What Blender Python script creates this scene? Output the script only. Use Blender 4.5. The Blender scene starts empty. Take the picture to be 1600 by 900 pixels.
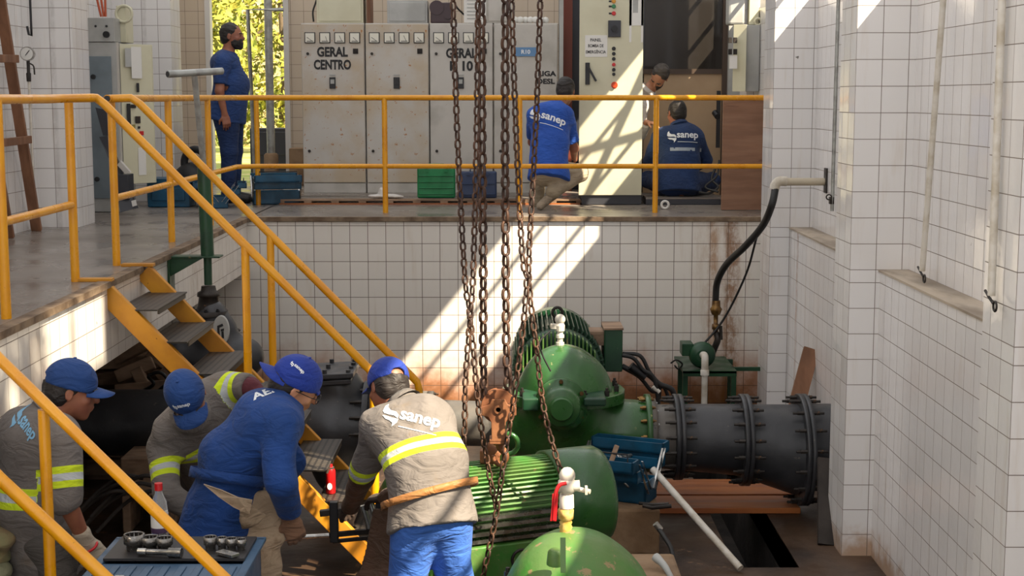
import bpy, bmesh, math, random
import numpy as np
import openvdb
from mathutils import Vector, Matrix, noise
from mathutils.bvhtree import BVHTree
random.seed(7)
SC = bpy.context.scene
COL = SC.collection
# ------------------------------------------------------------------ camera
F_PX, PITCH, EYE = 2300.0, math.atan(300/2300.0), 1.0
CP, SP = math.cos(PITCH), math.sin(PITCH)
cam_d = bpy.data.cameras.new('camera'); cam = bpy.data.objects.new('camera', cam_d); COL.objects.link(cam)
cam_d.sensor_fit = 'HORIZONTAL'; cam_d.sensor_width = 36.0; cam_d.lens = 36.0*F_PX/1600
cam.location = (0, 0, EYE); cam.rotation_euler = (math.pi/2-PITCH, 0, 0)
cam_d.clip_end = 300
SC.camera = cam
# ------------------------------------------------------------------ light
SUN_DIR = Vector((-1.0, 0.80, -1.25)).normalized()
sun_d = bpy.data.lights.new('sun', 'SUN'); sun_d.energy = 15.0; sun_d.color = (1.0, 0.87, 0.66); sun_d.angle = math.radians(0.6)
sun = bpy.data.objects.new('sun', sun_d); COL.objects.link(sun); sun.location = (20, -10, 25)
sun.rotation_euler = SUN_DIR.to_track_quat('-Z', 'Y').to_euler()
w = bpy.data.worlds.new('world'); SC.world = w; w.use_nodes = True
bg = w.node_tree.nodes['Background']; bg.inputs[0].default_value = (0.97, 0.965, 0.98, 1); bg.inputs[1].default_value = 1.3
SC.view_settings.view_transform = 'Standard'; SC.view_settings.look = 'None'
SC.view_settings.gamma = 1.0; SC.view_settings.use_curve_mapping = False
SC.view_settings.exposure = 0.0

# ------------------------------------------------------------------ helpers: photo measurement
def W(px, py, Y):
    """point at real distance Y seen at this place in the photograph"""
    a, b = (px-800)/F_PX, -(py-450)/F_PX
    t = Y/(CP+b*SP)
    return Vector((a*t, Y, EYE+(-SP+b*CP)*t))
def WZ(px, py, Z):
    a, b = (px-800)/F_PX, -(py-450)/F_PX
    t = (Z-EYE)/(-SP+b*CP)
    return Vector((a*t, (CP+b*SP)*t, Z))
def WX(px, py, X):
    a, b = (px-800)/F_PX, -(py-450)/F_PX
    t = X/a
    return Vector((X, (CP+b*SP)*t, EYE+(-SP+b*CP)*t))
V = Vector
# ------------------------------------------------------------------ helpers: mesh
class MB:
    def __init__(s): s.v = []; s.f = []; s.m = []; s.sm = []
    def add(s, vs, fs, mi=0, smooth=False):
        n = len(s.v); s.v += [tuple(v) for v in vs]
        for f in fs: s.f.append([i+n for i in f]); s.m.append(mi); s.sm.append(smooth)
        return s
    def box(s, a, b, mi=0, rot=None, piv=None):
        a, b = V(a), V(b)
        vs = [V((x, y, z)) for x in (a.x, b.x) for y in (a.y, b.y) for z in (a.z, b.z)]
        if rot is not None:
            c = V(piv) if piv is not None else (a+b)/2
            vs = [rot @ (v-c) + c for v in vs]
        return s.add(vs, [(0,1,3,2),(4,6,7,5),(0,4,5,1),(2,3,7,6),(0,2,6,4),(1,5,7,3)], mi)
    def obox(s, c, ax, ay, az, mi=0):
        """box from centre and three half-axis vectors"""
        c, ax, ay, az = V(c), V(ax), V(ay), V(az)
        vs = [c+i*ax+j*ay+k*az for i in (-1,1) for j in (-1,1) for k in (-1,1)]
        return s.add(vs, [(0,1,3,2),(4,6,7,5),(0,4,5,1),(2,3,7,6),(0,2,6,4),(1,5,7,3)], mi)
    def beam(s, p, q, w, h, up=(0,0,1), mi=0):
        p, q = V(p), V(q); d = (q-p); u = V(up); sd = d.cross(u).normalized(); u2 = sd.cross(d).normalized()
        return s.obox((p+q)/2, d/2, sd*w/2, u2*h/2, mi)
    def cyl(s, p, q, r0, r1=None, n=20, caps=True, mi=0, smooth=True):
        p, q = V(p), V(q); r1 = r0 if r1 is None else r1
        d = (q-p).normalized(); a = d.orthogonal().normalized(); b = d.cross(a)
        vs = []
        for c, r in ((p, r0), (q, r1)):
            for i in range(n):
                t = 2*math.pi*i/n; vs.append(c+r*(math.cos(t)*a+math.sin(t)*b))
        s.add(vs, [(i, (i+1)%n, n+(i+1)%n, n+i) for i in range(n)], mi, smooth)
        if caps: s.add(vs[:n], [tuple(reversed(range(n)))], mi); s.add(vs[n:], [tuple(range(n))], mi)
        return s
    def lathe(s, o, axis, prof, n=32, mi=0, smooth=True):
        """prof: list of (distance along axis, radius)"""
        o, d = V(o), V(axis).normalized(); a = d.orthogonal().normalized(); b = d.cross(a)
        vs = []
        for t, r in prof:
            for i in range(n):
                g = 2*math.pi*i/n; vs.append(o+d*t+max(r, 1e-4)*(math.cos(g)*a+math.sin(g)*b))
        fs = [(k*n+i, k*n+(i+1)%n, (k+1)*n+(i+1)%n, (k+1)*n+i) for k in range(len(prof)-1) for i in range(n)]
        s.add(vs, fs, mi, smooth)
        s.add(vs[:n], [tuple(reversed(range(n)))], mi); s.add(vs[-n:], [tuple(range(n))], mi)
        return s
    def tube(s, pts, r, n=12, mi=0, caps=True, closed=False):
        pts = [V(p) for p in pts]; m = len(pts); rr = r if isinstance(r, (list, tuple)) else [r]*m
        vs = []; prev = None
        for i, p in enumerate(pts):
            if closed: d = (pts[(i+1)%m]-pts[i-1]).normalized()
            else: d = (pts[min(i+1, m-1)]-pts[max(i-1, 0)]).normalized()
            if prev is None: a = d.orthogonal().normalized()
            else: a = (prev-d*prev.dot(d)).normalized()
            prev = a; b = d.cross(a)
            for k in range(n):
                t = 2*math.pi*k/n; vs.append(p+rr[i]*(math.cos(t)*a+math.sin(t)*b))
        L = m if closed else m-1
        s.add(vs, [(i*n+k, i*n+(k+1)%n, ((i+1)%m)*n+(k+1)%n, ((i+1)%m)*n+k) for i in range(L) for k in range(n)], mi, True)
        if caps and not closed: s.add(vs[:n], [tuple(reversed(range(n)))], mi); s.add(vs[-n:], [tuple(range(n))], mi)
        return s
    def ring(s, c, axis, R, r, n=28, m=10, mi=0):
        c, d = V(c), V(axis).normalized(); a = d.orthogonal().normalized(); b = d.cross(a)
        return s.tube([c+R*(math.cos(2*math.pi*i/n)*a+math.sin(2*math.pi*i/n)*b) for i in range(n)], r, m, mi, closed=True)
    def prism(s, pts, d, mi=0):
        """polygon pts (3-D) extruded by vector d"""
        pts = [V(p) for p in pts]; n = len(pts); d = V(d)
        s.add(pts+[p+d for p in pts], [tuple(reversed(range(n))), tuple(range(n, 2*n))]+[(i, (i+1)%n, n+(i+1)%n, n+i) for i in range(n)], mi)
        return s
    def ball(s, c, r, n=14, mi=0):
        r = (r, r, r) if not isinstance(r, (list, tuple)) else r
        c = V(c); vs = []; m = n//2
        for j in range(m+1):
            ph = math.pi*j/m
            for i in range(n):
                t = 2*math.pi*i/n; vs.append(c+V((r[0]*math.sin(ph)*math.cos(t), r[1]*math.sin(ph)*math.sin(t), r[2]*math.cos(ph))))
        return s.add(vs, [(j*n+i, j*n+(i+1)%n, (j+1)*n+(i+1)%n, (j+1)*n+i) for j in range(m) for i in range(n)], mi, True)
def arc(pts, k=6):
    """smooth curve through points (Catmull-Rom)"""
    P = [V(p) for p in pts]; P = [2*P[0]-P[1]]+P+[2*P[-1]-P[-2]]; out = []
    for i in range(1, len(P)-2):
        for j in range(k):
            t = j/k; a, b, c, d = P[i-1:i+3]
            out.append(0.5*((2*b)+(c-a)*t+(2*a-5*b+4*c-d)*t*t+(-a+3*b-3*c+d)*t**3))
    return out+[P[-2]]
def mesh_from(name, mb, mats, off=V((0,0,0))):
    me = bpy.data.meshes.new(name)
    me.from_pydata([(v[0]-off.x, v[1]-off.y, v[2]-off.z) for v in mb.v], [], mb.f)
    for m in mats: me.materials.append(m)
    me.polygons.foreach_set('material_index', mb.m); me.polygons.foreach_set('use_smooth', mb.sm)
    bm = bmesh.new(); bm.from_mesh(me); bmesh.ops.recalc_face_normals(bm, faces=bm.faces); bm.to_mesh(me); bm.free()
    me.update(); return me
ROOT = {}
def origin_of(o): return ROOT.get(o.name, V((0,0,0))) if o is not None else V((0,0,0))
def thing(name, label, cat, loc, group=None):
    o = bpy.data.objects.new(name, None); COL.objects.link(o); o.location = loc; o.empty_display_size = 0.1
    ROOT[o.name] = V(loc); o['label'] = label; o['category'] = cat
    if group: o['group'] = group
    return o
def finish(o, parent, bevel, name):
    COL.objects.link(o); o.parent = parent
    if bevel:
        m = o.modifiers.new('bevel', 'BEVEL'); m.width = bevel; m.segments = 2; m.limit_method = 'ANGLE'; m.angle_limit = math.radians(40)
    return o
def part(name, mb, mat, parent, bevel=0, label=None):
    mats = mat if isinstance(mat, (list, tuple)) else [mat]
    off = origin_of(parent)
    o = bpy.data.objects.new(name, mesh_from(name, mb, mats, off)); finish(o, parent, bevel, name)
    ROOT[o.name] = off
    if label: o['label'] = label
    return o
def single(name, mb, mat, label, cat, group=None, bevel=0):
    """a thing that is one mesh; origin at its base"""
    a = np.array(mb.v); lo, hi = a.min(0), a.max(0); loc = V(((lo[0]+hi[0])/2, (lo[1]+hi[1])/2, lo[2]))
    mats = mat if isinstance(mat, (list, tuple)) else [mat]
    o = bpy.data.objects.new(name, mesh_from(name, mb, mats, loc)); o.location = loc; finish(o, None, bevel, name)
    ROOT[o.name] = loc; o['label'] = label; o['category'] = cat
    if group: o['group'] = group
    return o
def struct(name, mb, mat, bevel=0):
    mats = mat if isinstance(mat, (list, tuple)) else [mat]
    o = bpy.data.objects.new(name, mesh_from(name, mb, mats)); finish(o, None, bevel, name); o['kind'] = 'structure'; return o
def copy_part(o, parent, loc):
    c = o.copy(); COL.objects.link(c); c.parent = parent; c.location = loc; return c
def bolts(parent, centre, axis, R, n, r=0.013, h=0.05, mat=None, ph=0.0, name='bolt'):
    """n bolt studs around a flange, each a mesh of its own (shared data)"""
    c, d = V(centre), V(axis).normalized(); a = d.orthogonal().normalized(); b = d.cross(a); root = origin_of(parent)
    mb = MB(); mb.cyl(-d*h/2, d*h/2, r*0.62, n=8); mb.cyl(-d*h*0.36, -d*h*0.12, r, n=6, smooth=False); mb.cyl(d*h*0.12, d*h*0.36, r, n=6, smooth=False)
    me = mesh_from(name, mb, [mat])
    for i in range(n):
        t = 2*math.pi*(i+ph)/n
        o = bpy.data.objects.new(name, me); COL.objects.link(o); o.parent = parent
        o.location = c+R*(math.cos(t)*a+math.sin(t)*b)-root
# ------------------------------------------------------------------ helpers: materials
def lin(h):
    if isinstance(h, str):
        h = h.lstrip('#'); h = [int(h[i:i+2], 16)/255 for i in (0, 2, 4)]
    return tuple([(c/12.92 if c <= 0.04045 else ((c+0.055)/1.055)**2.4) for c in h]+[1.0])
def newmat(name):
    m = bpy.data.materials.new(name); m.use_nodes = True; return m, m.node_tree, m.node_tree.nodes['Principled BSDF']
class NT:
    def __init__(s, nt): s.nt = nt
    def n(s, t, **k):
        x = s.nt.nodes.new(t)
        for a, b in k.items(): setattr(x, a, b)
        return x
    def put(s, sock, v):
        if isinstance(v, bpy.types.NodeSocket): s.nt.links.new(v, sock)
        elif v is not None: sock.default_value = v
    def m(s, op, a, b=None, c=None):
        x = s.n('ShaderNodeMath', operation=op); s.put(x.inputs[0], a)
        if b is not None: s.put(x.inputs[1], b)
        if c is not None: s.put(x.inputs[2], c)
        return x.outputs[0]
    def vm(s, op, a, b=None):
        x = s.n('ShaderNodeVectorMath', operation=op); s.put(x.inputs[0], a)
        if b is not None: s.put(x.inputs[3 if op == 'SCALE' else 1], b)
        return x.outputs[0]
    def mix(s, f, a, b, bt='MIX'):
        x = s.n('ShaderNodeMix', data_type='RGBA', blend_type=bt); s.put(x.inputs[0], f); s.put(x.inputs[6], a); s.put(x.inputs[7], b); return x.outputs[2]
    def ramp(s, v, lo, hi, a=0.0, b=1.0):
        x = s.n('ShaderNodeMapRange', interpolation_type='SMOOTHSTEP'); s.put(x.inputs[0], v)
        for i, q in enumerate((lo, hi, a, b)): x.inputs[i+1].default_value = q
        return x.outputs[0]
    def noise(s, vec, scale, detail=3, rough=0.55, dist=0.0):
        x = s.n('ShaderNodeTexNoise'); s.put(x.inputs['Vector'], vec); x.inputs['Scale'].default_value = scale
        x.inputs['Detail'].default_value = detail; x.inputs['Roughness'].default_value = rough; x.inputs['Distortion'].default_value = dist
        return x.outputs['Fac']
    def pos(s): return s.n('ShaderNodeNewGeometry').outputs['Position']
    def obj(s): return s.n('ShaderNodeTexCoord').outputs['Object']
    def bump(s, h, strength, dist=0.01, normal=None):
        x = s.n('ShaderNodeBump'); x.inputs['Strength'].default_value = strength; x.inputs['Distance'].default_value = dist
        s.put(x.inputs['Height'], h)
        if normal is not None: s.put(x.inputs['Normal'], normal)
        return x.outputs[0]
def paint(name, c1, rough=0.5, metal=0.0, c2=None, amt=0.5, scale=6.0, chip=None, chip_amt=0.0, chip_scale=25.0, bump=0.0, bscale=30.0, stretch=None, coat=0.0):
    """base colour with broad mottling (c2), sharp chips/rust (chip), fine bump"""
    m, nt, b = newmat(name); N = NT(nt); co = N.obj()
    if stretch: co = N.vm('MULTIPLY', co, stretch)
    col = lin(c1)
    if c2 is not None:
        f = N.ramp(N.noise(co, scale, 5), 0.62-amt*0.35, 0.75-amt*0.15)
        col = N.mix(f, lin(c1), lin(c2))
    if chip is not None:
        f2 = N.ramp(N.noise(co, chip_scale, 6, 0.65), 0.72-chip_amt*0.3, 0.76-chip_amt*0.3)
        col = N.mix(f2, col, lin(chip))
    if isinstance(col, tuple): b.inputs['Base Color'].default_value = col
    else: nt.links.new(col, b.inputs['Base Color'])
    b.inputs['Metallic'].default_value = metal
    if coat: b.inputs['Coat Weight'].default_value = coat; b.inputs['Coat Roughness'].default_value = 0.15
    r = N.ramp(N.noise(co, scale*1.7, 3), 0.3, 0.7, max(0.05, rough-0.1), min(1, rough+0.12)); nt.links.new(r, b.inputs['Roughness'])
    if bump: nt.links.new(N.bump(N.noise(co, bscale, 4), bump, 0.01), b.inputs['Normal'])
    return m
def flat(name, c, rough=0.5, metal=0.0):
    m, nt, b = newmat(name); b.inputs['Base Color'].default_value = lin(c); b.inputs['Roughness'].default_value = rough; b.inputs['Metallic'].default_value = metal; return m
def tile(name, ax, u0, base='#dcd8d2', vary=0.04, grout='#6f6054', stains=(), grime=0.0, rough=0.13, tilt=0.012, zb=-0.07, zt=0.005, only=None, gw=0.0028, T=0.15):
    """glazed wall tiles 15 cm, in world position; stains = list of (axis centre, half width, z top, strength)"""
    m, nt, b = newmat(name); N = NT(nt); P = N.pos()
    sp = N.n('ShaderNodeSeparateXYZ'); nt.links.new(P, sp.inputs[0]); U = sp.outputs['X' if ax == 'x' else 'Y']; Z = sp.outputs['Z']
    u = N.m('DIVIDE', N.m('SUBTRACT', U, u0), T)
    up = N.m('GREATER_THAN', Z, 0.001)
    z0 = N.m('ADD', zb, N.m('MULTIPLY', up, zt-zb))
    v = N.m('DIVIDE', N.m('SUBTRACT', Z, z0), T)
    fu, fv = N.m('FRACT', u), N.m('FRACT', v)
    du = N.m('MINIMUM', fu, N.m('SUBTRACT', 1.0, fu)); dv = N.m('MINIMUM', fv, N.m('SUBTRACT', 1.0, fv))
    dd = N.m('MULTIPLY', N.m('MINIMUM', du, dv), T)
    g = N.ramp(dd, gw, gw*0.45)                         # 1 in the joint
    idv = N.n('ShaderNodeCombineXYZ'); N.put(idv.inputs[0], N.m('FLOOR', u)); N.put(idv.inputs[1], N.m('FLOOR', v)); N.put(idv.inputs[2], up)
    wn = N.n('ShaderNodeTexWhiteNoise'); nt.links.new(idv.outputs[0], wn.inputs['Vector'])
    k = N.m('MULTIPLY_ADD', wn.outputs['Value'], vary, 1.0-vary*0.6)
    c0 = N.vm('SCALE', lin(base)[:3], N.m('MULTIPLY', k, 1.10))
    # soft dirt and dripping marks, stretched down the wall
    ps = N.vm('MULTIPLY', P, (5.0, 5.0, 0.55))
    drip = N.ramp(N.noise(ps, 2.2, 4, 0.6), 0.56, 0.78, 0, 0.28)
    c0 = N.mix(drip, c0, lin('#b7a07f'))
    spots = N.ramp(N.noise(P, 9.0, 5, 0.6), 0.735, 0.76, 0, 0.8); c0 = N.mix(spots, c0, lin('#4c463f'))
    if grime:
        hz = N.m('ADD', Z, N.m('MULTIPLY', N.noise(P, 3.0, 5, 0.65), 0.75))
        lowm = N.ramp(hz, -0.62, -1.15, 0, grime)
        c0 = N.mix(lowm, c0, lin('#a8622a')); c0 = N.mix(N.ramp(hz, -.95, -1.25, 0, .75), c0, lin('#6e431f'))
    foot = N.m('ADD', Z, N.m('MULTIPLY', N.noise(P, 7.0, 4, 0.6), 0.35)); c0 = N.mix(N.ramp(foot, -1.34, -1.52, 0, .75), c0, lin('#a87a48'))
    for (sc, sw, zt_, st, colr) in stains:
        f = N.m('ABSOLUTE', N.m('SUBTRACT', U, sc)); f = N.m('ADD', f, N.m('MULTIPLY', N.m('SUBTRACT', N.noise(ps, 3.0, 5, 0.7), 0.5), sw*1.2))
        f = N.ramp(f, sw, sw*0.35); f = N.m('MULTIPLY', f, N.ramp(N.noise(N.vm('MULTIPLY', P, (1, 1, 0.5)), 13.0, 6, 0.75), 0.38, 0.62, 0.25, 1.0))
        f = N.m('MULTIPLY', f, N.m('MULTIPLY', N.m('LESS_THAN', Z, zt_), st)); c0 = N.mix(f, c0, lin(colr))
    if grime: gcol = N.mix(N.ramp(N.noise(P, 2.0, 3), 0.4, 0.65), lin(grout), lin('#5a3d28'))
    else: gcol = lin(grout)
    c0 = N.mix(N.m('MULTIPLY', g, 0.92), c0, gcol)
    nt.links.new(c0, b.inputs['Base Color'])
    nt.links.new(N.m('MULTIPLY_ADD', g, 0.6, rough), b.inputs['Roughness'])
    # wavy glaze and slightly tilted tiles
    hb = N.m('ADD', N.m('MULTIPLY', N.noise(P, 14.0, 2), 0.5), N.m('MULTIPLY', g, -0.35))
    bn = N.bump(hb, 0.22, 0.012)
    tl = N.vm('SCALE', N.vm('SUBTRACT', wn.outputs['Color'], (0.5, 0.5, 0.5)), tilt*2)
    nrm = N.vm('NORMALIZE', N.vm('ADD', bn, tl)); nt.links.new(nrm, b.inputs['Normal'])
    return m
# ------------------------------------------------------------------ helpers: solid shapes from distance fields (smoothly joined bodies, cloth, castings)
class SDF:
    def __init__(s): s.ops = []; s.lo = None; s.hi = None; s.disp = None
    def _bb(s, lo, hi):
        s.lo = lo if s.lo is None else np.minimum(s.lo, lo); s.hi = hi if s.hi is None else np.maximum(s.hi, hi)
    def cone(s, a, b, ra, rb=None, k=0.02, side=None, mode='u'):
        """tapered limb from a to b; ra/rb radius, or (wide, thin) with 'side' the wide direction"""
        rb = ra if rb is None else rb
        a, b = np.array(a, float), np.array(b, float)
        ra = ra if isinstance(ra, tuple) else (ra, ra); rb = rb if isinstance(rb, tuple) else (rb, rb)
        R = max(ra+rb); lo, hi = np.minimum(a, b)-R, np.maximum(a, b)+R
        if mode == 'u': s._bb(lo, hi)
        s.ops.append(('cone', mode, k, lo-k-0.01, hi+k+0.01, (a, b, ra, rb, side))); return s
    def ell(s, c, r, k=0.02, axes=None, mode='u'):
        c = np.array(c, float); r = np.array(r if isinstance(r, (tuple, list)) else (r, r, r), float)
        R = r.max(); 
        if mode == 'u': s._bb(c-R, c+R)
        s.ops.append(('ell', mode, k, c-R-k-0.01, c+R+k+0.01, (c, r, axes))); return s
    def box(s, c, h, k=0.02, axes=None, rr=0.01, mode='u'):
        c = np.array(c, float); h = np.array(h, float); R = np.linalg.norm(h)+rr
        if mode == 'u': s._bb(c-R, c+R)
        s.ops.append(('box', mode, k, c-R-k-0.01, c+R+k+0.01, (c, h, axes, rr))); return s
    def plane(s, p, n, k=0.004, mode='i'):
        """keep the side behind the plane (n points to what is removed)"""
        s.ops.append(('plane', mode, k, None, None, (np.array(p, float), np.array(V(n).normalized(), float)))); return s
    def plane_local(s, p, n, c, R, k=0.004):
        """cut away what is beyond the plane, only inside the ball (c, R)"""
        s.ops.append(('pl', 'i', k, np.array(c, float)-R, np.array(c, float)+R, (np.array(p, float), np.array(V(n).normalized(), float), np.array(c, float), R))); return s
    def mesh(s, name, vox=0.008):
        pad = 0.03+vox*3; lo = s.lo-pad; hi = s.hi+pad
        dims = np.ceil((hi-lo)/vox).astype(int)+1
        ax = [lo[i]+vox*np.arange(dims[i]) for i in range(3)]
        D = np.full(tuple(dims), 0.08, np.float32)
        for kind, mode, k, bl, bh, pr in s.ops:
            if bl is None: sl = [slice(0, dims[i]) for i in range(3)]
            else:
                sl = []
                for i in range(3):
                    a0 = max(0, int((bl[i]-lo[i]-0.05)/vox)); a1 = min(dims[i], int((bh[i]-lo[i]+0.05)/vox)+2); sl.append(slice(a0, a1))
                if any(q.start >= q.stop for q in sl): continue
            X = [ax[0][sl[0]][:, None, None], ax[1][sl[1]][None, :, None], ax[2][sl[2]][None, None, :]]
            if kind == 'cone':
                a, b, ra, rb, side = pr; d = b-a; L2 = max(float(d@d), 1e-9)
                q = [X[i]-a[i] for i in range(3)]
                t = np.clip((q[0]*d[0]+q[1]*d[1]+q[2]*d[2])/L2, 0, 1)
                q = [q[i]-t*d[i] for i in range(3)]
                rw = ra[0]+(rb[0]-ra[0])*t
                if side is None or (ra[0] == ra[1] and rb[0] == rb[1]): v = np.sqrt(q[0]**2+q[1]**2+q[2]**2)-rw
                else:
                    dn = d/math.sqrt(L2); w_ = np.array(side, float); w_ = w_-dn*(w_@dn); w_ /= np.linalg.norm(w_)
                    rn = ra[1]+(rb[1]-ra[1])*t
                    qw = q[0]*w_[0]+q[1]*w_[1]+q[2]*w_[2]; rest = np.maximum(q[0]**2+q[1]**2+q[2]**2-qw**2, 0)
                    kk = np.sqrt((qw/rw)**2+rest/rn**2); g = np.sqrt((qw/rw**2)**2+rest/rn**4)+1e-6
                    v = kk*(kk-1)/g
                    v = np.where(kk < 0.2, -np.minimum(rw, rn), v)
            elif kind == 'ell':
                c, r, A = pr; q = [X[i]-c[i] for i in range(3)]
                if A is not None: q = [q[0]*A[j][0]+q[1]*A[j][1]+q[2]*A[j][2] for j in range(3)]
                kk = np.sqrt(sum((q[i]/r[i])**2 for i in range(3))); g = np.sqrt(sum((q[i]/r[i]**2)**2 for i in range(3)))+1e-6
                v = kk*(kk-1)/g; v = np.where(kk < 0.2, -r.min(), v)
            elif kind == 'box':
                c, h, A, rr = pr; q = [X[i]-c[i] for i in range(3)]
                if A is not None: q = [q[0]*A[j][0]+q[1]*A[j][1]+q[2]*A[j][2] for j in range(3)]
                w_ = [np.abs(q[i])-h[i]+rr for i in range(3)]
                v = np.sqrt(sum(np.maximum(x, 0)**2 for x in w_))+np.minimum(np.maximum(np.maximum(w_[0], w_[1]), w_[2]), 0)-rr
            else:
                p, n = pr[0], pr[1]; v = (X[0]-p[0])*n[0]+(X[1]-p[1])*n[1]+(X[2]-p[2])*n[2]
                if kind == 'pl':
                    c, R = pr[2], pr[3]; dist = np.sqrt((X[0]-c[0])**2+(X[1]-c[1])**2+(X[2]-c[2])**2); v = np.where(dist < R, v, -1.0)
            cur = D[sl[0], sl[1], sl[2]]
            if mode == 'u': h_ = np.maximum(k-np.abs(cur-v), 0)/k; D[sl[0], sl[1], sl[2]] = np.minimum(cur, v)-h_*h_*k*0.25
            elif mode == 's': h_ = np.maximum(k-np.abs(cur+v), 0)/k; D[sl[0], sl[1], sl[2]] = np.maximum(cur, -v)+h_*h_*k*0.25
            else: h_ = np.maximum(k-np.abs(cur-v), 0)/k; D[sl[0], sl[1], sl[2]] = np.maximum(cur, v)+h_*h_*k*0.25
        if s.disp is not None:
            band = np.abs(D) < 0.05; I = np.nonzero(band)
            pts = np.stack([ax[i][I[i]] for i in range(3)], 1); D[band] += s.disp(pts).astype(np.float32)
        g = openvdb.FloatGrid(); g.background = 0.08; g.copyFromArray(np.clip(D, -0.08, 0.0799))
        p, tr, qd = g.convertToPolygons(isovalue=0.0)
        p = p*vox+lo
        return p, tr, qd
def folds(amp, seeds=3, freq=28.0, d=(0.3, 0.2, 1.0), rnd=0):
    r = np.random.RandomState(rnd); ks = []
    for i in range(seeds):
        v = r.normal(size=3)*0.55+np.array(d); v /= np.linalg.norm(v); ks.append((v*freq*r.uniform(0.55, 1.4), r.uniform(0, 6.28), r.normal(size=3)*9, r.uniform(1.0, 2.2)))
    def f(P):
        o = 0
        for kv, ph, wv, wa in ks:
            s_ = np.sin(P@kv+ph+wa*np.sin(P@wv+ph)); o = o+np.sign(s_)*np.abs(s_)**1.4*(0.5+0.5*np.sin(P@(wv*0.6)+2*ph))
        return o*amp/seeds**0.5
    return f
def sdf_obj(name, sdf, mat, parent=None, vox=0.008, loc=None, label=None, cat=None, band=None, smooth=2, group=None):
    p, tr, qd = sdf.mesh(name, vox)
    off = origin_of(parent) if parent is not None else (V(loc) if loc is not None else V((float(p[:, 0].mean()), float(p[:, 1].mean()), float(p[:, 2].min()))))
    o_ = np.array(off); q = p-o_
    me = bpy.data.meshes.new(name); nv = len(q)
    faces = [list(map(int, f)) for f in qd[:, ::-1]]+[list(map(int, f)) for f in tr[:, ::-1]]
    me.from_pydata(q.tolist(), [], faces)
    for mm in (mat if isinstance(mat, (list, tuple)) else [mat]): me.materials.append(mm)
    me.polygons.foreach_set('use_smooth', [True]*len(me.polygons))
    if smooth:
        bm = bmesh.new(); bm.from_mesh(me)
        for _ in range(smooth): bmesh.ops.smooth_vert(bm, verts=bm.verts, factor=0.5, use_axis_x=True, use_axis_y=True, use_axis_z=True)
        bmesh.ops.recalc_face_normals(bm, faces=bm.faces)
        bm.to_mesh(me); bm.free()
    if band is not None:
        at = me.attributes.new('band', 'FLOAT', 'POINT'); at.data.foreach_set('value', band(p).astype(np.float32))
    me.update()
    o = bpy.data.objects.new(name, me); COL.objects.link(o)
    if parent is not None: o.parent = parent
    else: o.location = off
    ROOT[o.name] = off
    if label: o['label'] = label
    if cat: o['category'] = cat
    if group: o['group'] = group
    return o
# ------------------------------------------------------------------ helpers: lettering and emblems
def text_polys(txt, bold=0.0, spacing=1.0, font_shear=0.0):
    cu = bpy.data.curves.new('lettering', 'FONT'); cu.body = txt; cu.size = 1.0; cu.offset = bold; cu.space_character = spacing; cu.shear = font_shear; cu.resolution_u = 3
    cu.align_x = 'CENTER'; cu.align_y = 'CENTER'
    o = bpy.data.objects.new('lettering', cu); COL.objects.link(o); dg = bpy.context.evaluated_depsgraph_get()
    me = bpy.data.meshes.new_from_object(o.evaluated_get(dg)); vs = [(v.co.x, v.co.y) for v in me.vertices]; fs = [list(p.vertices) for p in me.polygons]
    bpy.data.objects.remove(o); bpy.data.meshes.remove(me); return vs, fs
def lettering(name, txt, c, right, up, h, mat, parent, bold=0.02, width=None, spacing=1.0, off=0.002, surf=None, shear=0.0, label=None):
    """flat letters centred at c; right/up unit vectors; h = letter height; surf = object whose surface they follow"""
    vs, fs = text_polys(txt, bold, spacing, shear); c, right, up = V(c), V(right).normalized(), V(up).normalized(); nrm = right.cross(up).normalized()
    a = np.array(vs); wtot = a[:, 0].max()-a[:, 0].min(); ht = 0.70; sy = h/ht; sx = sy if width is None else width/wtot
    cx, cy = (a[:, 0].max()+a[:, 0].min())/2, (a[:, 1].max()+a[:, 1].min())/2
    bm = bmesh.new(); bv = [bm.verts.new(((x-cx)*sx, (y-cy)*sy, 0)) for x, y in vs]
    for f in fs:
        try: bm.faces.new([bv[i] for i in f])
        except ValueError: pass
    return _decal(name, bm, c, right, up, nrm, mat, parent, surf, off, label)
def shape_decal(name, polys, c, right, up, mat, parent, surf=None, off=0.002, label=None):
    c, right, up = V(c), V(right).normalized(), V(up).normalized(); nrm = right.cross(up).normalized(); bm = bmesh.new()
    for pl in polys:
        bm.faces.new([bm.verts.new((x, y, 0)) for x, y in pl])
    return _decal(name, bm, c, right, up, nrm, mat, parent, surf, off, label)
def _decal(name, bm, c, right, up, nrm, mat, parent, surf, off, label):
    root = origin_of(parent)
    if surf is not None:
        bmesh.ops.triangulate(bm, faces=bm.faces[:])
        for _ in range(2):
            es = [e for e in bm.edges if e.calc_length() > 0.014]
            if es: bmesh.ops.subdivide_edges(bm, edges=es, cuts=1); bmesh.ops.triangulate(bm, faces=[f for f in bm.faces if len(f.verts) > 3])
        me0 = surf.data; ro = origin_of(surf); tree = BVHTree.FromPolygons([v.co+ro for v in me0.vertices], [p.vertices[:] for p in me0.polygons])
    last = None
    for v in bm.verts:
        p = c+right*v.co.x+up*v.co.y
        if surf is not None:
            hit = tree.ray_cast(p+nrm*0.25, -nrm, 0.6)
            if hit[0] is not None: p = hit[0]+nrm*(off+0.002)
        else: p = p+nrm*off
        v.co = p-root
    me = bpy.data.meshes.new(name); bmesh.ops.recalc_face_normals(bm, faces=bm.faces); bm.to_mesh(me); bm.free(); me.materials.append(mat)
    o = bpy.data.objects.new(name, me); COL.objects.link(o); o.parent = parent; ROOT[o.name] = root
    if label: o['label'] = label
    return o
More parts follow.
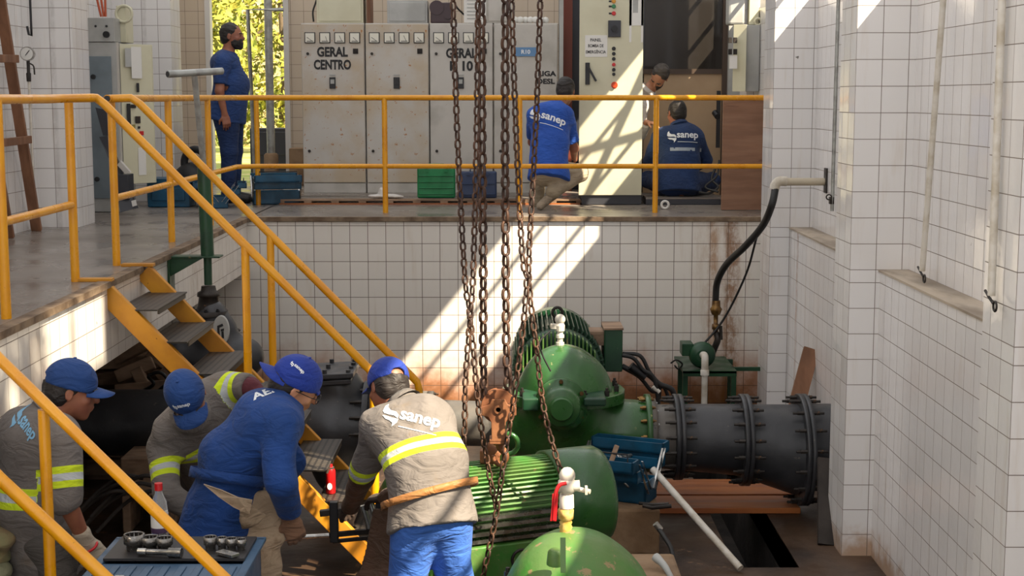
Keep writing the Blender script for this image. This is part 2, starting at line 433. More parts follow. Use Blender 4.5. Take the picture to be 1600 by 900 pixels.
# ================================================================== MATERIALS
T_back = tile('tile_back_wall', 'x', 0.0, base='#d9d3ca', grime=0.85, gw=0.0034, grout='#5d4c3e', stains=((1.83, 0.09, 0.0, 0.8, '#7a4a22'), (1.68, 0.05, 0.0, 0.6, '#a06c36'), (1.75, 0.30, 0.0, 0.30, '#a5794a')))
T_left = tile('tile_left_girder', 'y', 0.02, base='#d6d0c8', tilt=0.03, stains=((8.7, 0.10, 0, 0.5, '#a08765'), (10.2, 0.3, 0, 0.35, '#a08765')))
T_leftw = tile('tile_left_wall', 'y', 0.05, base='#d6d4d2')
T_leftp = tile('tile_left_pillar', 'x', -3.32, base='#dad7d4', stains=((-3.45, 0.03, 3, 0.25, '#6b6258'),))
T_rightw = tile('tile_right_wall', 'y', 0.06, base='#d9d6d4', tilt=0.016, stains=((10.9, 0.05, 0, 0.55, '#a06a35'),))
T_pA = tile('tile_pillar_far', 'x', 1.97, base='#d9d6d4'); T_pB = tile('tile_pillar_mid', 'x', 1.95, base='#d9d6d4', grime=0.0, stains=((2.28, 0.03, -1.45, 0.8, '#7a4a20'),)); T_pC = tile('tile_pillar_near', 'x', 2.005, base='#d9d6d4')
T_end = tile('tile_end_wall', 'x', 0.03, base='#b8a894', rough=0.3)
T_side = {k: tile('tile_pillar_side_%s' % k, 'y', y0, base='#dcd9d6', tilt=0.03) for k, y0 in (('a', 11.2), ('b', 8.44), ('c', 5.8))}
M_conc = paint('concrete_floor', '#857d75', 0.30, c2='#6f665e', amt=0.6, scale=1.1, chip='#5a5149', chip_amt=0.14, chip_scale=5, bump=0.05, bscale=6)
M_lip = paint('concrete_edge', '#84705a', 0.75, c2='#5d4a38', amt=0.7, scale=7, bump=0.5, bscale=25)
M_ledge = paint('ledge_plaster', '#b9aa97', 0.6, c2='#8f8171', amt=0.7, scale=5, stretch=(1, .35, 1), bump=.2)
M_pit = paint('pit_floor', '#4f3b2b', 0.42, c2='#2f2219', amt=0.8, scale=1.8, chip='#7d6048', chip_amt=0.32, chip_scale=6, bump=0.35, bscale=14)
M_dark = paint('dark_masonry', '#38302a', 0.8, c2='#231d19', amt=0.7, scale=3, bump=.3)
M_white = paint('white_plaster', '#cfc9c0', 0.7, c2='#b5ab9d', amt=0.6, scale=2)
M_frame = flat('window_frame', '#c9c5bf', 0.45)
M_yel = paint('yellow_paint', '#e29c08', 0.33, c2='#d68d08', amt=0.6, scale=5, chip='#5a3a18', chip_amt=0.13, chip_scale=42, bump=0.04, coat=0.25)
M_yel2 = paint('yellow_steel', '#c98a1a', 0.5, c2='#b1741a', amt=0.8, scale=4, chip='#5a3a18', chip_amt=0.2, chip_scale=30, bump=0.1)
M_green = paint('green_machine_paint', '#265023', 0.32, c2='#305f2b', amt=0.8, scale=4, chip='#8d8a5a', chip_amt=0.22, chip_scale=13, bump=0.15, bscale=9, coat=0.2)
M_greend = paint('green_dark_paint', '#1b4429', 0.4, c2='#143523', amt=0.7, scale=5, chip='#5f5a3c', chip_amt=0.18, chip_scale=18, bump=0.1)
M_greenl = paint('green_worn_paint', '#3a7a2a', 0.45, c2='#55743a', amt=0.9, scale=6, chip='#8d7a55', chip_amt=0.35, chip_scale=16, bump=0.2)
M_blk = paint('black_pipe', '#27282b', 0.42, c2='#3a3a3d', amt=0.7, scale=3, chip='#5a544c', chip_amt=0.22, chip_scale=30, bump=0.12, bscale=22)
M_blk2 = paint('grey_pipe', '#4b4946', 0.45, c2='#5f5952', amt=0.8, scale=4, chip='#2a2826', chip_amt=0.3, chip_scale=14, bump=0.15)
M_iron = paint('dark_iron', '#3a3531', 0.5, 0.5, c2='#2a2522', amt=0.7, scale=8, chip='#6b4a2c', chip_amt=0.25, bump=0.2)
M_rust = paint('rusty_chain', '#40302a', 0.55, 0.35, c2='#573c2c', amt=0.8, scale=9, chip='#3d2a20', chip_amt=0.3)
M_rustl = paint('orange_rust', '#94623f', 0.65, 0.1, c2='#7a4a2e', amt=0.8, scale=12, chip='#5c3a26', chip_amt=0.25, bump=0.2)
M_steel = paint('bare_steel', '#b9b7b2', 0.28, 0.95, c2='#8f8b85', amt=0.6, scale=12)
M_galv = paint('galvanised_pipe', '#a9aaa6', 0.4, 0.5, c2='#8f8f8a', amt=0.7, scale=14)
M_cab = paint('cabinet_grey', '#bdb8b0', 0.45, c2='#a9a49b', amt=0.5, scale=2.5, chip='#a5713f', chip_amt=0.12, chip_scale=16)
M_cabr = paint('cabinet_grey_rusty', '#bdb8b0', 0.45, c2='#b5a48c', amt=0.75, scale=2.2, chip='#a5713f', chip_amt=0.36, chip_scale=20)
M_cream = paint('cream_panel', '#cdc9ae', 0.4, c2='#c4bfa4', amt=0.5, scale=2)
M_beige = paint('beige_board', '#b39878', 0.6, c2='#a98d6d', amt=0.5, scale=1.5)
M_ltgrey = paint('light_grey_steel', '#aeaeaa', 0.45, c2='#9c9c98', amt=0.6, scale=3)
M_blugrey = paint('blue_grey_steel', '#77838a', 0.5, c2='#69747b', amt=0.6, scale=3)
M_blackp = flat('black_plastic', '#17171a', 0.4); M_darkgrey = flat('dark_grey_steel', '#33343a', 0.45)
M_red = flat('red_plastic', '#c01a1f', 0.3); M_whitep = paint('white_pvc', '#d3cdc2', 0.4, c2='#b6ab98', amt=0.6, scale=8)
M_teal = paint('teal_toolbox', '#0f4f6e', 0.4, c2='#0c4059', amt=0.6, scale=7, chip='#3d6a7a', chip_amt=0.15)
M_binb = paint('blue_grey_plastic', '#3f5a74', 0.45, c2='#384f66', amt=0.5, scale=6)
M_caseg = paint('green_case', '#157a45', 0.45, c2='#0f6a3a', amt=0.6, scale=6); M_casen = paint('navy_case', '#2c3c5c', 0.5)
M_wood = paint('brown_wood', '#8d6246', 0.65, c2='#6e4a33', amt=0.8, scale=6, stretch=(1, 1, .15), bump=.3, bscale=25)
M_woodr = paint('red_brown_board', '#8a4a22', 0.45, c2='#a8622c', amt=0.8, scale=4, stretch=(.3, 2, 1), bump=.2)
M_woodp = paint('pale_planks', '#9c8068', 0.75, c2='#6e5744', amt=0.8, scale=9, stretch=(.3, 1, 1), bump=.5)
M_plywood = paint('brown_plywood', '#8f6a52', 0.6, c2='#7d5a44', amt=0.8, scale=5, stretch=(.3, .3, 2.5), chip='#6a4632', chip_amt=.25, chip_scale=8)
M_block = paint('stained_concrete_block', '#8c7256', 0.8, c2='#6f553b', amt=0.8, scale=4, bump=.5)
M_paper = flat('white_paper', '#dcdad4', 0.8); M_ink = flat('black_lettering', '#1c1c1e', 0.6); M_glassd = flat('dark_glass', '#2b2724', 0.08)
M_brass = paint('worn_brass', '#8a6a3a', 0.4, 0.7, c2='#5c4228', amt=.8, scale=20); M_rubber = flat('black_rubber', '#1d1c1c', 0.55)
M_meter = flat('meter_face', '#dedacb', 0.5); M_sign = flat('blue_plate', '#5d86b0', 0.5); M_signw = flat('white_lettering', '#e4e6e8', 0.6)
M_can = flat('red_can_paint', '#b8191c', 0.25, 0.2)
# ================================================================== SETTING
PIT, SILL, HEAD = -1.70, 1.80, 3.05
pillars = [('c', 2.005, 5.80, 6.20, T_pC), ('b', 1.95, 8.44, 8.83, T_pB), ('a', 1.97, 11.20, 11.62, T_pA), ('d', 2.20, 13.95, 14.35, T_pA), ('e', 1.97, 3.10, 3.50, T_pC), ('f', 1.97, .40, .80, T_pC)]
m = MB(); m.box((2.125, -1, PIT), (2.75, 12.2, 0.0)); struct('wall_right_lower', m, T_rightw)
m = MB(); m.box((2.115, -1, -0.006), (2.30, 11.2, 0.006)); struct('trim_1', m, M_ledge)
m = MB(); m.box((2.29, -1, 0.0), (2.50, 17.2, SILL)); m.box((2.29, 5.8, HEAD), (2.50, 17.2, 10.6)); m.box((2.29, -1, HEAD), (2.50, 3.5, 5.2)); m.box((2.29, 3.5, 3.6), (2.50, 5.8, 5.2)); m.box((2.29, -1, 5.85), (2.50, 5.8, 10.6)); m.box((2.29, -1, 5.2), (2.50, 2.3, 5.85)); m.box((2.29, 4.25, 5.2), (2.50, 5.8, 5.85)); struct('wall_right', m, T_rightw)  # unseen height and small high opening shaped to block and pass sun
for k, x, y0, y1, tm in pillars:
    m = MB(); m.box((x, y0, PIT if y0 < 12 else 0), (2.60, y1, 9.0 if y0 > 3.2 else 4.3)); o = struct('wall_pillar_right', m, [tm, T_side.get(k, T_side['a'])])
    for p in o.data.polygons:
        if abs(p.normal.x) > 0.5: p.material_index = 1
bays = [(0.8, 3.1), (3.5, 5.8), (6.2, 8.44), (8.83, 11.2), (11.9, 13.95), (14.35, 17.2)]
for i, (y0, y1) in enumerate(bays):
    m = MB(); x = 2.40; HD = 3.6 if i == 1 else HEAD
    for y in (y0+.02, y1-.02): m.box((x-.03, y-.025, SILL), (x+.03, y+.025, HD))
    for z in (SILL+.02, SILL+0.40, SILL+0.80, HD-.02): m.box((x-.015, y0, z-.014), (x+.015, y1, z+.014))
    struct('window_%d' % (i+1), m, M_frame)
    if i == 4:
        m = MB(); m.beam((x, y0, SILL), (x, (y0+y1)/2, HEAD), .05, .05); m.beam((x, (y0+y1)/2, SILL), (x, y0, HEAD), .05, .05)
        m.beam((x, (y0+y1)/2, SILL), (x, y1, HEAD), .05, .05); m.beam((x, y1, SILL), (x, (y0+y1)/2, HEAD), .05, .05); struct('trim_2', m, M_frame)
m = MB()
for y in (2.3, 2.95, 3.6, 4.25): m.box((2.38, y-.01, 5.2), (2.42, y+.01, 5.85))
struct('window_8', m, M_frame)  # unseen high window, added so sun falls on the left girder
# pit floor with the open channel on the right
TX0, TX1, TY0 = 1.29, 1.66, 8.22
m = MB(); m.box((-3.75, 1.0, PIT-.2), (TX0, 12.2, PIT)); m.box((TX1, 1.0, PIT-.2), (2.2, 12.2, PIT)); m.box((TX0, 1.0, PIT-.2), (TX1, TY0, PIT)); struct('floor_pit', m, M_pit)
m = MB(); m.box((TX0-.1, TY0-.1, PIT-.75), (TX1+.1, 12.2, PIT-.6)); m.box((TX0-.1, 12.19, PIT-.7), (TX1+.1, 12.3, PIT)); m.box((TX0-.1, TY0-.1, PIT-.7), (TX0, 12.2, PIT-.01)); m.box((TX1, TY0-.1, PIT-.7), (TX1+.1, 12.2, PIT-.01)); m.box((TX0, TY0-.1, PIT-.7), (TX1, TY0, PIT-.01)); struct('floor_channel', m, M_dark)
# back pit wall and upper platform
m = MB(); m.box((-3.75, 12.2, PIT), (2.3, 12.4, -0.03)); struct('wall_back_pit', m, T_back)
m = MB(); m.box((-2.20, 12.185, -0.035), (2.12, 17.0, 0.0)); m.box((2.12, 12.2, -.035), (2.3, 17.0, 0)); m.box((-4.0, -1, -0.035), (-2.185, 17.0, 0.0)); struct('floor_platform', m, [M_conc, M_lip])
o = bpy.data.objects['floor_platform']
for p in o.data.polygons:
    if abs(p.normal.z) < .5: p.material_index = 1
m = MB(); m.box((-2.215, 12.175, -.03), (2.12, 12.235, .004)); m.box((-2.245, -1, -.03), (-2.175, 12.2, .004)); struct('trim_3', m, M_lip)
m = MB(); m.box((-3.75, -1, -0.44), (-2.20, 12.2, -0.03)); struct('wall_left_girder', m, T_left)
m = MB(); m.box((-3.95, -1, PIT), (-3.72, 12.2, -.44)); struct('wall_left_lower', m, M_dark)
m = MB(); m.box((-3.95, -1, 0), (-3.61, 11.4, 3.3)); m.box((-3.95, 11.4, 0), (-3.75, 14.2, 3.3)); struct('wall_left', m, T_leftw)
m = MB(); m.box((-4.2, 14.2, 0), (-4.0, 17, 3.3)); struct('wall_left_far', m, T_leftw)
for (y0, y1) in ((11.2, 11.62), (14.0, 14.4)):
    m = MB(); m.box((-3.8, y0, 0), (-3.30 if y0 < 12 else -3.20, y1, 3.3)); o = struct('wall_pillar_left', m, [T_leftp, T_leftw])
    for p in o.data.polygons:
        if abs(p.normal.x) > 0.5: p.material_index = 1
m = MB(); m.box((-4.2, 17, 0), (-3.48, 17.2, 3.6)); m.box((-2.55, 17, 0), (2.5, 17.2, 3.6)); m.box((-3.48, 17, 2.5), (-2.55, 17.2, 3.6)); struct('wall_back', m, T_end)
m = MB()
for x in (-3.46, -2.57): m.box((x-.03, 16.97, 0), (x+.03, 17.1, 2.5))
m.box((-3.48, 16.97, 2.44), (-2.55, 17.1, 2.5)); struct('door_1', m, M_frame)
# partition with dark window at the right end of the platform
PY = 15.0
xa, xb = W(1000, 100, PY).x, W(1128, 100, PY).x
m = MB(); m.box((xa, PY, 0), (xb, PY+.05, 1.25)); struct('wall_partition', m, M_beige)
m = MB(); m.box((xa, PY+.01, 1.26), (xb, PY+.03, 3.0)); struct('window_7', m, M_glassd)
m = MB(); m.box((xa, PY-.02, 1.22), (xb, PY+.02, 1.27)); m.box((xb, PY-.04, 0), (xb+.05, PY+.05, 3.0)); struct('trim_4', m, flat('dark_frame', '#4a3a2e', .5))
m = MB(); m.box((xb+.05, PY-.1, 0), (xb+.17, PY+.05, 3.0)); struct('trim_5', m, M_ltgrey)
# plinth beneath the switchgear
m = MB(); m.box((-2.33, 14.05, 0), (0.75, 15.4, .055)); struct('trim_6', m, M_conc)
# ================================================================== OUTSIDE seen through the doorway
M_grass = paint('sunlit_ground', '#b9b070', 0.9, c2='#8a9a3c', amt=.8, scale=1.5, bump=.4)
m = MB(); m.box((-14, 17.2, -.2), (6, 34, -.03)); o = struct('floor_outside', m, M_grass)
M_leaf = paint('yellow_green_leaves', '#a8a03c', 0.7, c2='#6f7a26', amt=.8, scale=3)
M_bark = paint('bark', '#6a5a48', .9, bump=.5)
def bush(name, label, c, R, n, mat, group=None, hgt=1.0):
    t = thing(name, label, 'tree', (c[0], c[1], -.03), group); rr = random.Random(int(c[0]*100)); m = MB()
    for i in range(n):
        u = V((rr.gauss(0, 1), rr.gauss(0, 1), rr.gauss(0, 1))).normalized()*R*rr.uniform(.55, 1)
        p = V((c[0], c[1], c[2]))+V((u.x, u.y*.6, u.z*hgt)); a = V((rr.gauss(0, 1), rr.gauss(0, 1), rr.gauss(0, 1))).normalized(); b = a.orthogonal().normalized(); s = rr.uniform(.05, .11)
        m.add([p-a*s, p+b*s*.5, p+a*s, p-b*s*.5], [(0, 1, 2, 3)])
    part('foliage', m, mat, t)
    m = MB(); m.tube([(c[0], c[1], -.03), (c[0]+.1, c[1], c[2]*.6), (c[0], c[1], c[2]+R*.6)], [.12, .09, .03]); m.tube([(c[0]+.08, c[1], c[2]*.5), (c[0]+R*.5, c[1], c[2]+R*.3)], [.06, .02]); part('trunk', m, M_bark, t)
bush('garden_tree', 'leafy yellow-green tree outside the doorway, left and nearer one', (-5.6, 24, 1.7), 1.5, 3500, M_leaf, hgt=1.2)
bush('garden_tree', 'leafy yellow-green tree outside the doorway, right and farther one', (-4.2, 27, 2.0), 1.7, 3500, M_leaf, hgt=1.2)
bush('garden_tree', 'tall pale tree filling the gap at the far side outside the doorway', (-6.0, 31, 2.4), 2.6, 4500, paint('pale_tan_leaves', '#c2b48a', .8, c2='#a89a5c', amt=.8, scale=2), hgt=1.1)
bush('garden_tree', 'unseen tree added outside the right wall to dapple the sunlight', (4.0, 1.55, 7.35), .62, 420, M_leaf, hgt=.9)  # out of view; added to break up sun from the high window
m = MB(); m.box((-9, 33.5, -.03), (2, 33.8, 4.5)); single('boundary_wall', m, paint('sunlit_plaster', '#cfc59e', .9, c2='#b3a878', amt=.7, scale=1), 'pale sunlit garden wall behind the trees outside the doorway', 'wall')
# posts just inside/outside the doorway
t = thing('doorway_post', 'grey galvanised post on a concrete stub standing in the doorway', 'post', (-2.76, 16.7, 0))
p0 = W(423, 210, 16.7); m = MB(); m.cyl((p0.x, 16.7, .35), (p0.x, 16.7, 2.4), .045); part('pipe', m, M_galv, t)
m = MB(); m.lathe((p0.x, 16.7, 0), (0, 0, 1), [(0, .085), (.34, .08), (.36, .06)]); part('stub', m, M_block, t, label='stained concrete stub')
t = thing('metal_rack', 'thin white bent-pipe rack leaning in the doorway beside the standing man', 'rack', (-2.95, 16.4, 0))
m = MB(); a = W(387, 15, 16.4); b = W(443, 15, 16.4); c = W(398, 235, 16.4); m.tube([(b.x, 16.4, b.z), (a.x, 16.4, a.z), (c.x, 16.4, .02)], .022, 8); part('bent_pipe', m, M_galv, t)
m = MB(); m.box((-2.5, 16.55, 0), (-2.33, 16.85, .42)); single('concrete_curb_block', m, M_block, 'rough concrete block at the right foot of the doorway', 'block', bevel=.01)
m = MB(); m.box((-3.12, 17.6, -.03), (-2.62, 17.9, .62)); m.box((-3.1, 17.58, .3), (-2.64, 17.6, .58)); single('dark_crate', m, M_darkgrey, 'dark crate standing outside the doorway behind the post', 'crate', bevel=.01)
# ================================================================== RAILINGS
PR = 0.0235
t = thing('guard_railing', 'yellow pipe railing at the near left, its handrail running down the near stair side', 'railing', (-2.37, 7.94, 0))
top = [(-2.42, 3.0, 1.0), (-2.37, 7.7, 1.0), (-2.2, 7.95, 1.0)]
hr0 = W(150, 153, 7.95); hr1 = W(578, 578, 7.95)
m = MB(); m.tube([(-2.40, 3.0, .985), (-2.37, 7.6, .985)], PR); m.tube([(-2.37, 7.58, .985), (-2.36, 7.75, .987), (-2.24, 7.92, .99), hr0, hr0+V((.04, 0, -.03)), hr1, hr1+V((.02, 0, -.05)), hr1+V((.02, 0, -.75))], PR); part('handrail', m, M_yel, t)
m = MB(); m.tube([(-2.40, 3.0, .40), (-2.37, 7.9, .42)], PR*.9); part('mid_rail', m, M_yel, t)
for px, py, tp in ((118, 440, 152), (10, 498, 152)):
    p = WZ(px, py, 0); m = MB(); m.cyl((p.x, p.y, 0), (p.x, p.y, .985), PR); part('post', m, M_yel, t)
def handrail_post(px, y0, y1, Yd, t):
    a = W(px, y0, Yd); b = W(px, y1, Yd); m = MB(); m.cyl((a.x, Yd, a.z), (a.x, Yd, b.z), PR*.95); part('post', m, M_yel, t)
handrail_post(383, 385, 628, 7.95, t)
t = thing('guard_railing', 'yellow railing along the pit edge before the cabinets, with the far stair handrail', 'railing', (-2.35, 8.7, 0))
hz = .985; m = MB(); r2 = 2.28
m.tube([(-2.35, 8.62, hz), (-2.35, 12.45, hz), (-2.33, 12.62, hz), (-2.2, 12.7, hz), (r2, 12.7, hz)], PR); part('top_rail', m, M_yel, t)
h0 = W(205, 153, 8.66); h1 = W(652, 597, 8.66)
m = MB(); m.tube([(-2.35, 8.66, hz), h0, h0+V((.05, 0, -.035)), h1, h1+V((.01, .0, -.05)), h1+V((.01, 0, -1.0))], PR); part('handrail', m, M_yel, t)
m = MB(); m.cyl((-2.35, 8.605, hz), (-2.35, 8.62, hz), PR*.72, n=14); part('open_end', m, M_blackp, t, label='dark open end of the rail')
for px, py in ((180, 415), (269, 378), (334, 352), (386, 320)):
    p = WZ(px, py, 0); m = MB(); m.cyl((-2.35, p.y, 0), (-2.35, p.y, hz), PR); part('post', m, M_yel, t)
for px in (601, 812, 1025):
    x = W(px, 200, 12.7).x; m = MB(); m.cyl((x, 12.7, 0), (x, 12.7, hz), PR); part('post', m, M_yel, t)
m = MB(); m.tube([(-2.35, 8.7, .40), (-2.35, 12.6, .40), (-2.2, 12.7, .40), (r2, 12.7, .40)], PR*.9); part('mid_rail', m, M_yel, t)
x = W(423, 400, 8.66); m = MB(); m.cyl((x.x, 8.66, W(423, 368, 8.66).z), (x.x, 8.66, W(423, 590, 8.66).z), PR*.95); part('post', m, M_yel, t)
# foreground handrail
t = thing('stair_handrail', 'yellow double handrail sloping down across the lower left corner, nearest the viewer', 'railing', (-1.93, 5.6, PIT))
m = MB(); a = W(-60, 498, 5.35); b = W(0, 562, 5.3); c = W(345, 898, 4.85); d = c+(c-b).normalized()*.6; m.tube([a, b, c, d], .0215); part('top_rail', m, M_yel, t)
m = MB(); a = W(-60, 686, 5.03); b = W(0, 748, 5.0); c = W(160, 898, 4.88); d = c+(c-b).normalized()*.7; m.tube([a, b, c, d], .0235); part('mid_rail', m, M_yel, t)
p = W(68, 640, 5.22); m = MB(); m.cyl((p.x, 5.22, PIT), (p.x+.0, 5.22, p.z), .021); part('post', m, M_yel, t)
# ================================================================== STAIRCASE
t = thing('staircase', 'yellow steel stairs with steel plate treads going down from the platform into the pit', 'staircase', (-2.2, 8.3, 0))
for (Yd, q0, q1) in ((7.95, (168, 442), (600, 878)), (8.66, (233, 416), (655, 846))):
    a = W(q0[0], q0[1], Yd); b = W(q1[0], q1[1], Yd); dr = (b-a).normalized(); b = a+dr*((PIT+.02-a.z)/dr.z)
    m = MB(); up = V((-dr.z, 0, dr.x)); 
    off = -up*.045 if up.z > 0 else up*.045
    m.beam(a+off, b+off, .045, .105, up=(0, 0, 1)); part('stringer', m, M_yel2, t, bevel=.004)
    m = MB(); m.box((a.x-.16, Yd-.03, .0), (a.x+.03, Yd+.03, .018)); part('top_plate', m, M_yel2, t, bevel=.003)
M_tread, nt, b_ = newmat('tread_plate'); N = NT(nt); P = N.pos(); sp = N.n('ShaderNodeSeparateXYZ'); nt.links.new(P, sp.inputs[0])
g = N.m('MAXIMUM', N.ramp(N.m('ABSOLUTE', N.m('SUBTRACT', N.m('FRACT', N.m('MULTIPLY', sp.outputs['X'], 28.0)), .5)), .3, .36), N.ramp(N.m('ABSOLUTE', N.m('SUBTRACT', N.m('FRACT', N.m('MULTIPLY', sp.outputs['Y'], 28.0)), .5)), .3, .36))
nt.links.new(N.mix(g, N.mix(N.noise(P, 6), lin('#5d554b'), lin('#463e36')), lin('#2c2722')), b_.inputs['Base Color']); b_.inputs['Roughness'].default_value = .5; b_.inputs['Metallic'].default_value = .35; nt.links.new(N.bump(g, -.5, .004), b_.inputs['Normal'])
a = W(168, 442, 7.95)
for (cx, cy) in ((238, 470), (283, 518), (340, 566), (392, 616), (442, 662), (492, 710), (540, 757), (588, 806)):
    c = W(cx, cy, 8.3); m = MB(); m.box((c.x-.115, 7.93, c.z-.006), (c.x+.115, 8.68, c.z+.002)); m.box((c.x+.105, 7.98, c.z-.03), (c.x+.115, 8.64, c.z-.004)); part('tread', m, M_tread, t)
# ================================================================== PUMP LINE (far pump, its motor, pipes)
PYL = 9.4
def pump_casing(name, label, c, mats, full=True):
    """horizontally split pump casing: dome, split flange, lower volute, side nozzle, bearing housing facing the viewer"""
    t = thing(name, label, 'pump', (c.x, c.y, PIT)); cx, cy, cz = c
    s = SDF(); s.ell((cx, cy, cz-.02), (.295, .30, .335), k=.05); s.ell((cx-.17, cy+.02, cz-.10), (.16, .22, .17), k=.09); s.ell((cx+.14, cy, cz-.03), (.17, .24, .22), k=.08)
    s.cone((cx, cy-.42, cz-.02), (cx, cy-.1, cz-.0), .09, .17, k=.07); s.plane((cx, cy, cz), (0, 0, -1))
    sdf_obj('casing_top', s, mats, t, .012)
    s = SDF(); s.ell((cx-.02, cy, cz-.12), (.31, .31, .32), k=.06); s.cone((cx-.05, cy+.02, cz-.26), (cx+.42, cy, cz-.27), .24, .215, k=.10); s.cone((cx+.40, cy, cz-.27), (cx+.56, cy, cz-.27), .208, .208, k=.03)
    s.cone((cx-.1, cy+.02, cz-.24), (cx-.45, cy, cz-.24), .22, .14, k=.08); s.cone((cx, cy-.38, cz-.05), (cx, cy-.1, cz-.12), .12, .2, k=.06)
    s.box((cx, cy, cz-.56), (.28, .22, .115), k=.05, rr=.03); s.plane((cx, cy, cz-.015), (0, 0, 1)); s.plane((cx+.56, cy, cz), (1, 0, 0)); s.plane((cx-.46, cy, cz), (-1, 0, 0))
    sdf_obj('casing_bottom', s, mats, t, .012)
    m = MB(); n = 48; pts = []
    for i in range(n):
        a = 2*math.pi*i/n; ca, sa = math.cos(a), math.sin(a); rx = .385+.045*abs(ca)**6; ry = .40
        pts.append((cx+rx*ca*(abs(ca)**-.25 if abs(ca) > .15 else 1.0)*.93, cy+ry*sa*(abs(sa)**-.2 if abs(sa) > .15 else 1.0)*.9, cz-.045))
    m.prism(pts, (0, 0, .07)); part('split_flange', m, mats, t, bevel=.006)
    mb = MB(); mb.cyl((0, 0, -.05), (0, 0, .03), .016, n=6, smooth=False); mb.cyl((0, 0, .0), (0, 0, .048), .009, n=8)
    me = mesh_from('bolt', mb, [M_iron])
    for i in range(12):
        a = 2*math.pi*(i+.5)/12; o = bpy.data.objects.new('bolt', me); COL.objects.link(o); o.parent = t
        ca, sa = math.cos(a), math.sin(a); o.location = (.375*ca*(abs(ca)**-.25 if abs(ca) > .15 else 1)*.93, .37*sa*.93, cz+.03-PIT)
    return t
pc = V((W(880, 600, PYL).x, PYL, -0.91))
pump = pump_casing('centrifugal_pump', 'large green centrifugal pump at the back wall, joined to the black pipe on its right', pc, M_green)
bc = W(877, 636, 8.93)
m = MB(); m.lathe((bc.x, bc.y, bc.z), (0, -1, 0), [(-.25, .13), (-.10, .13), (-.10, .165), (-.06, .165), (-.06, .125), (.03, .12), (.05, .11), (.05, .082), (.055, .075), (.075, .075), (.085, .066)], 36)
hb = part('bearing_housing', m, M_green, pump)
bolts(pump, (bc.x, bc.y+.07, bc.z), (0, 1, 0), .148, 6, .014, .06, M_brass, .25)
m = MB(); m.box((bc.x-.24, 8.95, bc.z-.03), (bc.x-.14, 9.25, bc.z+.05)); part('bearing_bracket', m, M_greend, pump, bevel=.01); m = MB(); m.box((bc.x+.14, 8.95, bc.z-.0), (bc.x+.28, 9.25, bc.z+.05)); part('bearing_bracket', m, M_greend, pump, bevel=.01)
a = W(845, 520, 9.2); p0 = W(848, 585, 9.05); m = MB(); m.tube(arc([p0+V((.05, 0, .02)), p0+V((.0, 0, .12)), p0+V((-.02, .02, .2)), p0+V((.05, .05, .27))]), .006, 6); part('sensor_wire', m, M_rubber, pump)
v = W(875, 530, 9.4); m = MB(); m.lathe((v.x, v.y, pc.z+.26), (0, 0, 1), [(0, .02), (.05, .02), (.05, .028), (.07, .028), (.07, .019), (.10, .019), (.10, .027), (.12, .027), (.12, .02), (.145, .02), (.145, .03), (.18, .032), (.21, .015)], 12, smooth=False); m.ball((v.x, v.y-.0, pc.z+.48), (.035, .03, .035)); m.box((v.x-.06, v.y-.02, pc.z+.42), (v.x-.0, v.y+.02, pc.z+.45)); part('vent_valve', m, M_whitep, pump)
fy = pc.y; xz = pc.z-.27
fl = pc.x+.56
m = MB(); m.lathe((fl-.03, fy, xz), (1, 0, 0), [(0, .25), (.0, .255), (.035, .255), (.035, .2)], 40); part('outlet_flange', m, M_green, pump)
bolts(pump, (fl-.02, fy, xz), (1, 0, 0), .228, 14, .014, .10, M_brass)
# --- discharge pipe, eccentric reducers (flat on top), four pairs of flanges
t = thing('discharge_pipe', 'thick black flanged pipe running from the green pump into the right wall', 'pipe', (W(1150, 700, PYL).x, PYL, PIT))
def ftop(px): return W(px, 632, PYL)
zt = ftop(1100).z
def seg(px0, px1, r0, r1, mat=M_blk, nm='pipe_section'):
    x0, x1 = W(px0, 690, PYL).x, W(px1, 690, PYL).x; m = MB()
    m.cyl((x0, PYL, zt-r0), (x1, PYL, zt-r1), r0, r1, n=40); return part(nm, m, mat, t)
x0 = fl+.006
def flange(px, r, w=.03, nb=16, two=True):
    x = W(px, 690, PYL).x; k = r; m = MB(); R = r+.065
    m.lathe((x-w, PYL, zt-r), (1, 0, 0), [(0, R-.004), (.003, R), (w-.003, R), (w-.003, R-.02), (w+.003, R-.02), (w+.003, R), (2*w-.003, R), (2*w, R-.004)], 44)
    o = part('flange', m, M_blk, t); bolts(t, (x, PYL, zt-r), (1, 0, 0), R-.025, nb, .014, .20, M_iron, .5)
x1016 = W(1012, 690, PYL).x
m = MB(); m.cyl((x0, PYL, zt-.21), (W(1060, 690, PYL).x, PYL, zt-.215), .205, .215, n=40); part('pipe_section', m, M_blk2, t)
m = MB(); m.lathe((x0, PYL, zt-.21), (1, 0, 0), [(0, .245), (.035, .245), (.035, .21)], 40); part('flange', m, M_blk2, t); bolts(t, (x0+.03, PYL, zt-.21), (1, 0, 0), .225, 14, .01, .03, M_ltgrey)
flange(1058, .215); seg(1060, 1162, .215, .235); flange(1162, .235); seg(1162, 1253, .235, .30); flange(1253, .30); seg(1253, 1319, .27, .27)
